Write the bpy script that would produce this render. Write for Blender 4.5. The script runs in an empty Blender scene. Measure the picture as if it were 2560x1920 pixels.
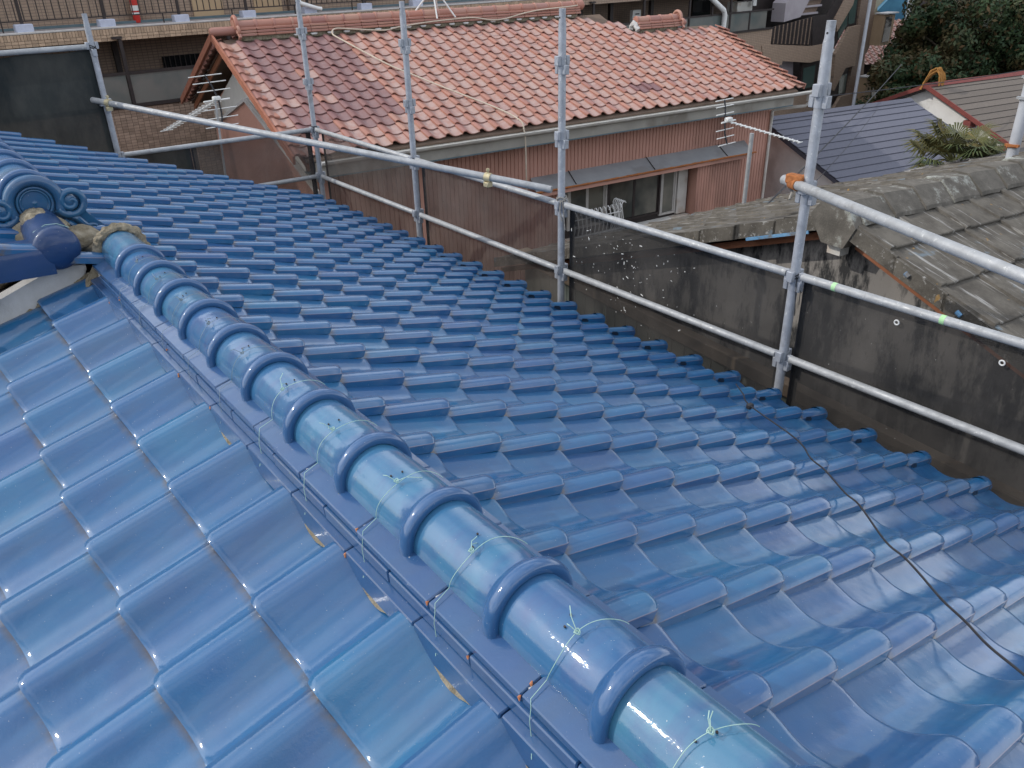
import bpy, math, random
import numpy as np
from mathutils import Vector, Matrix, noise
R = random.Random(11)
PI = math.pi
rad = math.radians
S = bpy.context.scene
COL = S.collection

# ------------------------------------------------------------------ camera
cam_d = bpy.data.cameras.new("camera")
cam = bpy.data.objects.new("camera", cam_d)
COL.objects.link(cam)
cam_d.sensor_width = 36.0
cam_d.lens = 2042.0 / 2560.0 * 36.0
cam_d.clip_start = 0.02
cam_d.clip_end = 600.0
yw, pt, rl = rad(-37.0739), rad(27.6455), rad(1.4972)
fw = Vector((-math.sin(yw) * math.cos(pt), math.cos(yw) * math.cos(pt), -math.sin(pt)))
rt = fw.cross(Vector((0, 0, 1))).normalized()
dn = fw.cross(rt)
r2 = math.cos(rl) * rt + math.sin(rl) * dn
d2 = -math.sin(rl) * rt + math.cos(rl) * dn
cam.matrix_world = Matrix.Translation((-.9378, -.5224, 1.1557)) @ Matrix((r2, -d2, -fw)).transposed().to_4x4()
S.camera = cam
CAMP = Vector((-.9378, -.5224, 1.1557))

# ------------------------------------------------------------------ world, sun, exposure
SUN_AZ = math.atan2(-.78, .62)      # compass angle from +Y towards +X
SUN_EL = rad(36)
w = bpy.data.worlds.new("World")
S.world = w
w.use_nodes = True
nt = w.node_tree
nt.nodes.clear()
out = nt.nodes.new('ShaderNodeOutputWorld')
bg = nt.nodes.new('ShaderNodeBackground')
sky = nt.nodes.new('ShaderNodeTexSky')
sky.sky_type = 'NISHITA'
sky.sun_disc = False
sky.sun_elevation = SUN_EL
sky.sun_rotation = SUN_AZ
sky.dust_density = 1.2
sky.air_density = 1.2
# a thin veil of cloud over the blue, thicker and thinner in soft patches all round
tc = nt.nodes.new('ShaderNodeTexCoord')
mp = nt.nodes.new('ShaderNodeMapping')
mp.inputs['Scale'].default_value = (1, 1, 2.2)
nz = nt.nodes.new('ShaderNodeTexNoise')
nz.inputs['Scale'].default_value = 1.75
nz.inputs['Detail'].default_value = 4
rg = nt.nodes.new('ShaderNodeMapRange')
rg.inputs['From Min'].default_value = .40
rg.inputs['From Max'].default_value = .60
rg.inputs['To Min'].default_value = .22
rg.inputs['To Max'].default_value = .92
mx = nt.nodes.new('ShaderNodeMix')
mx.data_type = 'RGBA'
hs = nt.nodes.new('ShaderNodeHueSaturation')       # the veil takes the sky's own brightness, whitened
hs.inputs['Saturation'].default_value = .28
hs.inputs['Value'].default_value = 1.5
veil = nt.nodes.new('ShaderNodeMix')
veil.data_type = 'RGBA'
veil.inputs['Factor'].default_value = .6
veil.inputs['B'].default_value = (23.0, 24.2, 26.5, 1)
nt.links.new(sky.outputs['Color'], hs.inputs['Color'])
nt.links.new(hs.outputs['Color'], veil.inputs['A'])
nt.links.new(veil.outputs['Result'], mx.inputs['B'])
nt.links.new(tc.outputs['Generated'], mp.inputs['Vector'])
nt.links.new(mp.outputs['Vector'], nz.inputs['Vector'])
nt.links.new(nz.outputs['Fac'], rg.inputs['Value'])
nt.links.new(rg.outputs['Result'], mx.inputs['Factor'])
nt.links.new(sky.outputs['Color'], mx.inputs['A'])
nt.links.new(mx.outputs['Result'], bg.inputs['Color'])
bg.inputs['Strength'].default_value = 0.095
nt.links.new(bg.outputs['Background'], out.inputs['Surface'])
sun_d = bpy.data.lights.new("sun", 'SUN')
sun_d.energy = 2.0      # thin veil over the sun
sun_d.angle = rad(0.6)
sun_d.color = (1.0, .95, .87)
sun = bpy.data.objects.new("sun", sun_d)
COL.objects.link(sun)
sv = Vector((math.sin(SUN_AZ) * math.cos(SUN_EL), math.cos(SUN_AZ) * math.cos(SUN_EL), math.sin(SUN_EL)))
sun.rotation_euler = sv.to_track_quat('Z', 'Y').to_euler()
S.view_settings.view_transform = 'Standard'
S.view_settings.look = 'None'
S.view_settings.gamma = 1
S.view_settings.exposure = 0.05
S.view_settings.use_curve_mapping = False

# ------------------------------------------------------------------ materials
class NT:
    def __init__(s, name):
        s.m = bpy.data.materials.new(name)
        s.m.use_nodes = True
        s.t = s.m.node_tree
        s.b = s.t.nodes['Principled BSDF']
    def n(s, typ, **kw):
        x = s.t.nodes.new('ShaderNode' + typ)
        for k, v in kw.items():
            if k in x.inputs.keys() if hasattr(x.inputs, 'keys') else False:
                x.inputs[k].default_value = v
            else:
                setattr(x, k, v)
        return x
    def l(s, a, b): s.t.links.new(a, b)
    def coord(s, kind='Object', scale=(1, 1, 1), perobj=True):
        t = s.n('TexCoord')
        m = s.n('Mapping')
        m.inputs['Scale'].default_value = scale
        s.l(t.outputs[kind], m.inputs['Vector'])
        if perobj:
            oi = s.n('ObjectInfo')
            mu = s.n('Math', operation='MULTIPLY'); mu.inputs[1].default_value = 37.0
            s.l(oi.outputs['Random'], mu.inputs[0])
            s.l(mu.outputs[0], m.inputs['Location'])
        return m.outputs['Vector']
    def noise(s, vec, scale, detail=3, rough=.5):
        x = s.n('TexNoise')
        x.inputs['Scale'].default_value = scale
        x.inputs['Detail'].default_value = detail
        x.inputs['Roughness'].default_value = rough
        s.l(vec, x.inputs['Vector'])
        return x.outputs['Fac']
    def rng(s, v, a, b, c=0., d=1.):
        x = s.n('MapRange')
        x.inputs['From Min'].default_value = a; x.inputs['From Max'].default_value = b
        x.inputs['To Min'].default_value = c; x.inputs['To Max'].default_value = d
        s.l(v, x.inputs['Value'])
        return x.outputs['Result']
    def mix(s, f, a, b, blend='MIX'):
        x = s.n('Mix', data_type='RGBA', blend_type=blend)
        if isinstance(f, (int, float)): x.inputs['Factor'].default_value = f
        else: s.l(f, x.inputs['Factor'])
        for k, v in (('A', a), ('B', b)):
            if isinstance(v, (tuple, list)): x.inputs[k].default_value = (*v[:3], 1)
            else: s.l(v, x.inputs[k])
        return x.outputs['Result']
    def math(s, op, a, b=None):
        x = s.n('Math', operation=op)
        for i, v in enumerate((a, b)):
            if v is None: continue
            if isinstance(v, (int, float)): x.inputs[i].default_value = v
            else: s.l(v, x.inputs[i])
        return x.outputs[0]
    def ramp(s, f, cols):
        x = s.n('ValToRGB')
        e = x.color_ramp.elements
        for i, (p, c) in enumerate(cols):
            if i < 2: q = e[i]; q.position = p
            else: q = e.new(p)
            q.color = (*c, 1)
        s.l(f, x.inputs['Fac'])
        return x.outputs['Color']
    def bump(s, h, strength, dist=.01, nrm=None):
        x = s.n('Bump')
        x.inputs['Strength'].default_value = strength
        x.inputs['Distance'].default_value = dist
        s.l(h, x.inputs['Height'])
        if nrm is not None: s.l(nrm, x.inputs['Normal'])
        return x.outputs['Normal']
    def rnd(s):
        oi = s.n('ObjectInfo'); ge = s.n('NewGeometry')
        return s.math('FRACT', s.math('ADD', s.math('MULTIPLY', oi.outputs['Random'], 7.31), ge.outputs['Random Per Island']))
    def fin(s, col, rough=.6, nrm=None, spec=.5, metal=0., coat=0., coatr=.05):
        b = s.b
        for k, v in (('Base Color', col), ('Roughness', rough), ('Metallic', metal)):
            if isinstance(v, (tuple, list)): b.inputs[k].default_value = (*v[:3], 1)
            elif isinstance(v, (int, float)): b.inputs[k].default_value = v
            else: s.l(v, b.inputs[k])
        b.inputs['Specular IOR Level'].default_value = spec
        b.inputs['Coat Weight'].default_value = coat
        b.inputs['Coat Roughness'].default_value = coatr
        b.inputs['Coat IOR'].default_value = 1.6
        if nrm is not None:
            s.l(nrm, b.inputs['Normal'])
            if coat: s.l(nrm, b.inputs['Coat Normal'])
        return s.m

def glaze(name, cols, coat=1.0, streak=(.045, .075, .14), streakamt=.32, ring=None):
    t = NT(name)
    base = t.ramp(t.rnd(), cols)
    v = t.coord(scale=(1, 1, 1))
    vs = t.coord(scale=(3, 16, 16))
    st = t.rng(t.noise(vs, 1.0, 4, .6), .46, .68, 0, streakamt)
    c = t.mix(st, base, streak)
    cl = t.rng(t.noise(v, 9, 3), .35, .7, 0, .28)
    c = t.mix(cl, c, (.012, .05, .20))
    if ring:
        tcn = t.n('TexCoord'); sx = t.n('SeparateXYZ'); t.l(tcn.outputs['Object'], sx.inputs[0])
        c = t.mix(t.rng(t.math('ADD', sx.outputs['Y'], t.math('MULTIPLY', t.noise(v, 30, 3), .05)), .068, .105, 1, 0), c, ring)
    ea = t.n('Attribute', attribute_name='edge')
    c = t.mix(t.math('MULTIPLY', ea.outputs['Fac'], .6), c, (.26, .19, .21))
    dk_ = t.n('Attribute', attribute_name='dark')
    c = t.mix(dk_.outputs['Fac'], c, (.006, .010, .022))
    ha = t.n('Attribute', attribute_name='head')
    dirt = t.math('MULTIPLY', ha.outputs['Fac'], t.rng(t.noise(v, 38, 4), .3, .6, 0, .9))
    c = t.mix(dirt, c, (.10, .075, .055))
    # small pale specks of dust and lime
    sp = t.rng(t.noise(v, 210, 2), .735, .77, 0, .55)
    c = t.mix(sp, c, (.55, .55, .55))
    b1 = t.bump(t.noise(v, 18, 2), .05, .02)
    b2 = t.bump(t.noise(v, 190, 3, .65), .20, .0010, b1)
    rr = t.rng(t.noise(v, 22, 4), .3, .7, .40, .6)
    m = t.fin(c, rr, b2, .3, coat=coat, coatr=.045)
    return m

BLUES = [(0, (.007, .098, .245)), (.2, (.009, .120, .27)), (.4, (.010, .086, .235)), (.6, (.010, .128, .27)), (.8, (.014, .100, .24)), (1, (.007, .110, .265))]
M_blue = glaze('glazed_blue_tile', BLUES)
M_cap = glaze('glazed_ridge_cap', [(0, (.032, .145, .27)), (.35, (.042, .175, .30)), (.65, (.020, .115, .26)), (1, (.058, .205, .30))], streak=(.04, .07, .20), streakamt=.5, ring=(.019, .088, .225))
M_noshi = glaze('glazed_ridge_tile', [(0, (.018, .075, .19)), (.5, (.024, .088, .21)), (1, (.016, .082, .21))], streakamt=.3)
M_orn = glaze('glazed_ornament', [(0, (.010, .085, .19)), (1, (.012, .10, .21))], coat=.7, streak=(.10, .09, .12))
M_dkblue = glaze('dull_blue_glaze', [(0, (.005, .030, .10)), (1, (.008, .040, .125))], coat=.4, streakamt=.15)

def rough_mat(name, c1, c2, sc=8, rough=.8, bump=.3, bscale=60, c3=None, perobj=True, aniso=(1, 1, 1), bd=.004, rnds=0.0, spec=.3):
    t = NT(name)
    v = t.coord(scale=aniso, perobj=perobj)
    f = t.rng(t.noise(v, sc, 5, .6), .33, .67)
    c = t.mix(f, c1, c2)
    if c3: c = t.mix(t.rng(t.noise(v, sc * .37, 4, .6), .55, .66, 0, .9), c, c3)
    if rnds:
        r = t.rng(t.rnd(), 0, 1, 1 - rnds, 1 + rnds)
        x = t.n('Mix', data_type='RGBA', blend_type='MULTIPLY'); x.inputs['Factor'].default_value = 1
        t.l(c, x.inputs['A']); t.l(r, x.inputs['B']); c = x.outputs['Result']
    b = t.bump(t.noise(v, bscale, 4, .6), bump, bd)
    return t.fin(c, rough, b, spec)

M_mortar = rough_mat('old_mortar', (.20, .165, .11), (.34, .30, .23), 30, .95, .9, 90, bd=.01, c3=(.10, .085, .05))
M_plaster = rough_mat('pale_plaster', (.50, .49, .47), (.60, .59, .58), 12, .9, .4, 140)
M_terra = rough_mat('bare_terracotta', (.45, .16, .07), (.55, .24, .12), 40, .9, .4)
def galv(name, c=(.40, .41, .42), dirt=(.18, .17, .155), metal=.22, sc=(1, 1, 1)):
    t = NT(name)
    v = t.coord(scale=sc)
    f = t.rng(t.noise(v, 16, 5, .65), .35, .7)
    c_ = t.mix(f, c, tuple(x * .72 for x in c))
    c_ = t.mix(t.rng(t.noise(v, 42, 4, .7), .60, .72, 0, .8), c_, (.66, .66, .64))
    c_ = t.mix(t.rng(t.noise(v, 6, 5, .7), .60, .74, 0, .7), c_, dirt)
    b = t.bump(t.noise(v, 170, 3), .3, .001)
    return t.fin(c_, t.rng(t.noise(v, 30, 3), .3, .7, .45, .7), b, .5, metal)
M_galv = galv('galvanised_pipe')
M_post = galv('painted_scaffold_post', (.38, .40, .44), metal=.3)
M_rust = rough_mat('rusty_steel', (.26, .09, .03), (.45, .17, .06), 50, .9, .6, 120)
M_brass = galv('yellowed_zinc_clamp', (.60, .52, .33), (.3, .2, .1), .5)
M_black = rough_mat('black_rubber', (.018, .018, .022), (.03, .03, .035), 30, .6, .2)
M_string = rough_mat('pale_green_wire', (.30, .48, .42), (.42, .58, .52), 20, .5, .1)
M_wirefar = rough_mat('dulled_wire', (.16, .22, .26), (.22, .28, .32), 20, .5, .1)
M_rope = rough_mat('grey_cord', (.25, .23, .20), (.38, .36, .33), 60, .9, .4)
M_red = None
def redtile():
    t = NT('weathered_red_tile')
    base = t.ramp(t.rnd(), [(0, (.35, .155, .115)), (.25, (.42, .20, .145)), (.5, (.32, .15, .125)), (.72, (.43, .235, .17)), (.9, (.36, .185, .155)), (1, (.40, .17, .12))])
    v = t.coord()
    at = t.n('Attribute', attribute_name='pan')
    g = t.math('MULTIPLY', at.outputs['Fac'], t.rng(t.noise(v, 11, 4, .6), .32, .6, .25, .8))
    c = t.mix(g, base, (.44, .325, .29))
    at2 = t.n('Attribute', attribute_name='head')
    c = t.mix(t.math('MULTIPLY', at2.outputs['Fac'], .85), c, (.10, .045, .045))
    # older, darker glaze on the tiles that the object colour marks
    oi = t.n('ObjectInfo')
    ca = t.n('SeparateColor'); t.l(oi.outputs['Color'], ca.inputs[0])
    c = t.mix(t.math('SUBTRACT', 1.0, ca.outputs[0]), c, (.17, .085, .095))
    b = t.bump(t.noise(v, 60, 4, .6), .25, .003)
    return t.fin(c, t.rng(t.noise(v, 20, 3), .3, .7, .35, .6), b, .45)
M_red = redtile()
M_vboard = rough_mat('terracotta_verge', (.30, .115, .07), (.38, .155, .10), 9, .7, .2)
M_siding = rough_mat('pink_metal_siding', (.50, .27, .205), (.55, .30, .235), 2.2, .55, .1, 80, c3=(.32, .175, .135), perobj=False, aniso=(1, 1, .35))
M_groove = rough_mat('dark_groove', (.12, .055, .04), (.15, .07, .05), 20, .8, .1)
M_fascia = rough_mat('grey_fascia', (.30, .285, .25), (.38, .36, .32), 3, .6, .1, perobj=False, c3=(.22, .20, .17))
M_gutter = rough_mat('pale_gutter', (.55, .52, .46), (.68, .66, .62), 6, .45, .1)
M_teal = rough_mat('teal_trim', (.10, .15, .17), (.13, .18, .20), 8, .5, .1)
M_awn = rough_mat('grey_painted_metal', (.26, .27, .28), (.31, .32, .33), 4, .45, .1, c3=(.22, .22, .22))
M_alu = rough_mat('aluminium_frame', (.42, .40, .37), (.50, .48, .45), 10, .45, .05)
def glassm(name, c, rough=.12, spec=.5, noisec=None):
    t = NT(name)
    v = t.coord(perobj=True)
    col = c
    if noisec: col = t.mix(t.rng(t.noise(v, 1.6, 3), .4, .62), c, noisec)
    return t.fin(col, rough, None, spec, coat=.3)
M_winglass = glassm('window_glass', (.05, .055, .05), .1, noisec=(.15, .145, .12))
M_frost = glassm('frosted_panel', (.10, .12, .115), .3, noisec=(.17, .165, .15))
M_darkglass = glassm('dark_glass', (.015, .017, .02), .1)
M_green = glassm('green_glass', (.06, .095, .085), .2)
M_dkbrown = rough_mat('dark_brown_metal', (.028, .022, .022), (.045, .035, .033), 8, .5, .1)
M_whitewash = rough_mat('white_render', (.66, .65, .63), (.74, .73, .71), 3, .9, .3, c3=(.52, .50, .48))
M_gable = rough_mat('stained_gable_render', (.54, .52, .48), (.64, .62, .58), 3, .9, .3, perobj=False, c3=(.36, .24, .15))
M_white = rough_mat('white_plastic', (.70, .70, .68), (.76, .76, .74), 8, .4, .05)
M_lilac = rough_mat('lilac_grey_render', (.36, .32, .34), (.42, .38, .40), 2, .8, .2)
M_block = rough_mat('pale_concrete_block', (.43, .46, .56), (.50, .53, .63), 14, .8, .3)
M_slab = rough_mat('grey_walkway', (.27, .24, .235), (.33, .30, .29), 5, .9, .3)
M_coping = rough_mat('light_coping', (.44, .42, .40), (.54, .52, .50), 6, .8, .3)
M_btile = rough_mat('tan_facade_tile', (.38, .27, .185), (.45, .325, .225), 12, .55, .2, rnds=.22)
M_btiled = rough_mat('brown_facade_tile', (.31, .22, .165), (.37, .265, .20), 12, .55, .2, rnds=.2)
M_grout = rough_mat('tile_grout', (.14, .10, .075), (.17, .12, .09), 12, .95, .3)
def brickm(name, c1, c2, mort, w=.10, h=.05):
    t = NT(name)
    v = t.coord(perobj=False)
    sx = t.n('SeparateXYZ'); cx = t.n('CombineXYZ')
    t.l(v, sx.inputs[0]); t.l(sx.outputs['X'], cx.inputs['X']); t.l(sx.outputs['Z'], cx.inputs['Y'])
    br = t.n('TexBrick', offset=0.0)
    br.inputs['Scale'].default_value = 1
    br.inputs['Brick Width'].default_value = w; br.inputs['Row Height'].default_value = h
    br.inputs['Mortar Size'].default_value = .006
    br.inputs['Color1'].default_value = (*c1, 1); br.inputs['Color2'].default_value = (*c2, 1); br.inputs['Mortar'].default_value = (*mort, 1)
    t.l(cx.outputs[0], br.inputs['Vector'])
    c = t.mix(t.rng(t.noise(v, .9, 4), .4, .7, 0, .35), br.outputs['Color'], tuple(x * .7 for x in c1))
    b = t.bump(br.outputs['Fac'], -.4, .004)
    return t.fin(c, .6, b, .4)
M_brick = brickm('tan_tiled_wall', (.38, .275, .20), (.33, .235, .17), (.19, .14, .105))
M_brickd = brickm('brown_tiled_wall', (.27, .19, .14), (.23, .16, .115), (.13, .095, .075))
M_door = rough_mat('tan_door', (.46, .32, .19), (.5, .36, .22), 3, .5, .05)
M_redpaint = rough_mat('red_paint', (.45, .02, .015), (.5, .03, .02), 5, .35, .05)
M_slate = rough_mat('blue_grey_slate', (.115, .118, .150), (.135, .138, .170), 26, .75, .4, 160, aniso=(1, 1, 1), bd=.003, rnds=.05)
M_slateedge = rough_mat('dark_slate_butt', (.075, .077, .10), (.085, .087, .11), 20, .9, .2)
M_shingle = rough_mat('brown_shingle', (.135, .115, .098), (.17, .142, .120), 22, .85, .4, 120, rnds=.08)
M_shingleedge = rough_mat('dark_shingle_butt', (.06, .05, .048), (.07, .06, .055), 20, .9, .2)
M_barge = rough_mat('dark_red_bargeboard', (.16, .045, .04), (.22, .06, .05), 9, .7, .2)
def cementm():
    t = NT('weathered_cement_tile')
    v = t.coord()
    vs = t.coord(scale=(2.2, 30, 30))
    c = t.mix(t.rng(t.noise(v, 7, 5, .65), .35, .65), (.080, .072, .062), (.145, .132, .113))
    c = t.mix(t.rng(t.noise(vs, 1.0, 5, .7), .57, .68, 0, .75), c, (.42, .41, .39))
    c = t.mix(t.rng(t.noise(v, 5.3, 3), .66, .72, 0, .7), c, (.16, .22, .27))
    c = t.mix(t.rng(t.noise(v, 12, 3), .70, .74, 0, .8), c, (.33, .20, .07))
    b = t.bump(t.noise(vs, 2.0, 5, .7), .6, .006)
    b = t.bump(t.noise(v, 140, 3, .6), .5, .003, b)
    return t.fin(c, .95, b, .15)
M_cement = cementm()
def lichen():
    t = NT('lichened_ridge_cement')
    v = t.coord()
    c = t.mix(t.rng(t.noise(v, 9, 5, .65), .35, .65), (.10, .092, .080), (.165, .15, .13))
    c = t.mix(t.rng(t.noise(v, 4.5, 6, .75), .55, .66, 0, .8), c, (.42, .44, .40))
    b = t.bump(t.noise(v, 90, 4, .6), .7, .006)
    return t.fin(c, .95, b, .15)
M_lichen = lichen()
def stainwall():
    t = NT('mould_stained_render')
    v = t.coord(scale=(1, 1, .8), perobj=False)
    vz = t.coord(scale=(1, 1, .35), perobj=False)
    c = t.mix(t.rng(t.noise(v, 3, 4), .4, .6), (.24, .225, .21), (.30, .28, .26))
    m = t.rng(t.noise(vz, 3.0, 8, .74), .44, .53, 0, .96)
    c = t.mix(m, c, (.035, .036, .038))
    b = t.bump(t.noise(v, 60, 4), .3, .004)
    return t.fin(c, .95, b, .2)
M_stain = stainwall()
M_plank = rough_mat('grey_green_boarding', (.24, .27, .24), (.29, .32, .29), 5, .8, .2, perobj=True)
M_ledge = rough_mat('brown_ledge', (.21, .16, .115), (.26, .20, .15), 7, .8, .2, c3=(.10, .06, .04))
M_copper = rough_mat('rust_brown_board', (.26, .105, .055), (.32, .13, .07), 10, .7, .2)
M_bluebit = rough_mat('flaking_blue_paint', (.10, .24, .42), (.16, .32, .50), 14, .8, .4, c3=(.15, .13, .11))
def netting(name='scaffold_netting', c1=(.026, .026, .027), c2=(.072, .067, .063), a0=.74, a1=.90):
    t = NT(name)
    v = t.coord(perobj=False)
    f = t.rng(t.noise(v, 2.6, 5, .6), .35, .7)
    c = t.mix(f, c1, c2)
    c = t.mix(t.rng(t.noise(v, 70, 2), .76, .80, 0, .9), c, (.5, .5, .48))
    t.fin(c, .9, None, .1)
    tr = t.n('BsdfTransparent')
    ms = t.n('MixShader')
    a = t.rng(t.noise(v, 1.7, 4, .6), .3, .7, a0, a1)
    t.l(a, ms.inputs[0]); t.l(tr.outputs[0], ms.inputs[1]); t.l(t.b.outputs[0], ms.inputs[2])
    o = [x for x in t.t.nodes if x.type == 'OUTPUT_MATERIAL'][0]
    t.l(ms.outputs[0], o.inputs['Surface'])
    return t.m
M_net = netting()
M_netb = netting('brown_netting', (.055, .044, .040), (.12, .105, .095), .58, .80)
def netdense():
    t = NT('dense_dark_netting')
    v = t.coord(perobj=False, scale=(1, 1, .5))
    c = t.mix(t.rng(t.noise(v, 3.0, 6, .65), .35, .7), (.022, .028, .030), (.075, .075, .068))
    t.fin(c, .85, None, .15)
    tr = t.n('BsdfTransparent'); ms = t.n('MixShader'); ms.inputs[0].default_value = .93
    t.l(tr.outputs[0], ms.inputs[1]); t.l(t.b.outputs[0], ms.inputs[2])
    o = [x for x in t.t.nodes if x.type == 'OUTPUT_MATERIAL'][0]
    t.l(ms.outputs[0], o.inputs['Surface'])
    return t.m
M_netd = netdense()
M_ground = rough_mat('grey_asphalt', (.05, .05, .05), (.075, .072, .07), 3, .9, .4, 40)
def leafm(name, a, b, c):
    t = NT(name)
    col = t.ramp(t.rnd(), [(0, a), (.45, b), (.8, tuple(x * .75 for x in b)), (1, c)])
    v = t.coord(perobj=False)
    col = t.mix(t.rng(t.noise(v, .7, 4), .45, .62, 0, .6), col, c)
    return t.fin(col, .6, None, .25)
M_leaf = leafm('tree_leaves', (.020, .045, .022), (.040, .070, .028), (.11, .065, .028))
M_bark = rough_mat('bark', (.05, .038, .028), (.08, .06, .045), 14, .95, .5)
M_palm = leafm('palm_leaves', (.025, .05, .025), (.06, .085, .03), (.16, .13, .045))
M_dry = rough_mat('dried_orange_fronds', (.32, .15, .04), (.42, .22, .07), 20, .95, .6)
M_bluewall = rough_mat('teal_blue_sheeting', (.02, .10, .17), (.035, .14, .22), 2, .6, .1)
M_cream = rough_mat('cream_render', (.44, .37, .26), (.5, .43, .31), 2, .9, .2)
M_tanlight = rough_mat('tan_frame', (.30, .21, .13), (.35, .25, .16), 4, .6, .1)
M_greypaint = rough_mat('grey_painted_post', (.40, .42, .46), (.47, .49, .53), 6, .5, .1)
M_cable = rough_mat('cream_cable', (.50, .42, .33), (.6, .52, .42), 8, .6, .1)
M_tape = rough_mat('green_tape', (.35, .62, .30), (.45, .7, .4), 8, .6, .1)

# ------------------------------------------------------------------ mesh helpers
class MB:
    def __init__(s): s.v = []; s.f = []
    def add(s, vs, fs):
        o = len(s.v); s.v += [tuple(x) for x in vs]; s.f += [tuple(i + o for i in f) for f in fs]; return s
    def box(s, lo, hi, M=None):
        x0, y0, z0 = lo; x1, y1, z1 = hi
        vs = [Vector(p) for p in ((x0, y0, z0), (x1, y0, z0), (x1, y1, z0), (x0, y1, z0), (x0, y0, z1), (x1, y0, z1), (x1, y1, z1), (x0, y1, z1))]
        if M: vs = [M @ p for p in vs]
        return s.add(vs, [(0, 3, 2, 1), (4, 5, 6, 7), (0, 1, 5, 4), (1, 2, 6, 5), (2, 3, 7, 6), (3, 0, 4, 7)])
    def cbox(s, lo, hi, b=.004, M=None):
        # box with chamfered edges
        x0, y0, z0 = lo; x1, y1, z1 = hi
        vs = []; idx = {}
        for ix, X in enumerate((x0, x1)):
            for iy, Y in enumerate((y0, y1)):
                for iz, Z in enumerate((z0, z1)):
                    sx, sy, sz = (1 - 2 * ix), (1 - 2 * iy), (1 - 2 * iz)
                    for a, p in enumerate(((X, Y + sy * b, Z + sz * b), (X + sx * b, Y, Z + sz * b), (X + sx * b, Y + sy * b, Z))):
                        idx[ix, iy, iz, a] = len(vs); vs.append(Vector(p))
        fs = []
        for i in (0, 1):
            fs.append([idx[i, 0, 0, 0], idx[i, 1, 0, 0], idx[i, 1, 1, 0], idx[i, 0, 1, 0]])
            fs.append([idx[0, i, 0, 1], idx[1, i, 0, 1], idx[1, i, 1, 1], idx[0, i, 1, 1]])
            fs.append([idx[0, 0, i, 2], idx[1, 0, i, 2], idx[1, 1, i, 2], idx[0, 1, i, 2]])
        for i in (0, 1):
            for j in (0, 1):
                fs.append([idx[i, j, 0, 0], idx[i, j, 1, 0], idx[i, j, 1, 1], idx[i, j, 0, 1]])
                fs.append([idx[i, 0, j, 0], idx[i, 1, j, 0], idx[i, 1, j, 2], idx[i, 0, j, 2]])
                fs.append([idx[0, i, j, 1], idx[1, i, j, 1], idx[1, i, j, 2], idx[0, i, j, 2]])
                for k in (0, 1): fs.append([idx[i, j, k, 0], idx[i, j, k, 1], idx[i, j, k, 2]])
        c = Vector(((x0 + x1) / 2, (y0 + y1) / 2, (z0 + z1) / 2))
        out = []
        for f in fs:
            n = (vs[f[1]] - vs[f[0]]).cross(vs[f[2]] - vs[f[0]])
            m = sum((vs[i] for i in f), Vector()) / len(f) - c
            out.append(f if n.dot(m) > 0 else f[::-1])
        if M: vs = [M @ p for p in vs]
        return s.add(vs, out)
    def prism(s, pts, ext):
        e = Vector(ext); n = len(pts); p = [Vector(q) for q in pts]
        return s.add(p + [q + e for q in p], [tuple(range(n)), tuple(range(2 * n - 1, n - 1, -1))] + [((i + 1) % n, i, i + n, (i + 1) % n + n) for i in range(n)])
    def tube(s, path, r, seg=8, caps=True):
        P_ = [Vector(p) for p in path]; n = len(P_)
        rs = r if isinstance(r, (list, tuple)) else [r] * n
        t0 = (P_[1] - P_[0]).normalized()
        up = Vector((0, 0, 1)) if abs(t0.z) < .9 else Vector((1, 0, 0))
        a = t0.cross(up).normalized(); b = t0.cross(a)
        o = len(s.v); vs = []; fs = []
        for i in range(n):
            t = (P_[min(i + 1, n - 1)] - P_[max(i - 1, 0)]).normalized()
            a = (a - t * a.dot(t)).normalized(); b = t.cross(a)
            for k in range(seg):
                q = 2 * PI * k / seg
                vs.append(P_[i] + rs[i] * (math.cos(q) * a + math.sin(q) * b))
        for i in range(n - 1):
            for k in range(seg):
                k2 = (k + 1) % seg
                fs.append((i * seg + k, i * seg + k2, (i + 1) * seg + k2, (i + 1) * seg + k))
        if caps:
            fs.append(tuple(range(seg - 1, -1, -1))); fs.append(tuple((n - 1) * seg + k for k in range(seg)))
        return s.add(vs, fs)
    def grid(s, fn, nu, nv):
        vs = [fn(i / nu, j / nv) for i in range(nu + 1) for j in range(nv + 1)]
        fs = [(i * (nv + 1) + j, (i + 1) * (nv + 1) + j, (i + 1) * (nv + 1) + j + 1, i * (nv + 1) + j + 1) for i in range(nu) for j in range(nv)]
        return s.add(vs, fs)
    def mesh(s, name, mat, smooth=True, ang=38):
        me = bpy.data.meshes.new(name)
        me.from_pydata(s.v, [], s.f)
        me.materials.append(mat)
        if smooth:
            me.shade_smooth()
            me.set_sharp_from_angle(angle=rad(ang))
        me.update()
        return me

WM = {}
def link(name, data, parent=None, M=None, **props):
    o = bpy.data.objects.new(name, data)
    COL.objects.link(o)
    M = M or Matrix.Identity(4)
    WM[o.name] = M
    if parent is not None:
        o.parent = parent
        o.matrix_basis = WM[parent.name].inverted() @ M
    else:
        o.matrix_basis = M
    for k, v in props.items(): o[k] = v
    return o
def ob(name, mb, mat, parent=None, M=None, smooth=True, ang=38, **props):
    return link(name, mb.mesh(name, mat, smooth, ang), parent, M, **props)
def root(name, loc, label, cat, group=None, heading=0.):
    M = Matrix.Translation(loc) @ Matrix.Rotation(heading, 4, 'Z')
    o = link(name, None, None, M)
    o.empty_display_size = .2
    o['label'] = label; o['category'] = cat
    if group: o['group'] = group
    return o
def tag(o, label=None, cat=None, group=None, kind=None):
    if label: o['label'] = label
    if cat: o['category'] = cat
    if group: o['group'] = group
    if kind: o['kind'] = kind
    return o
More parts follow.
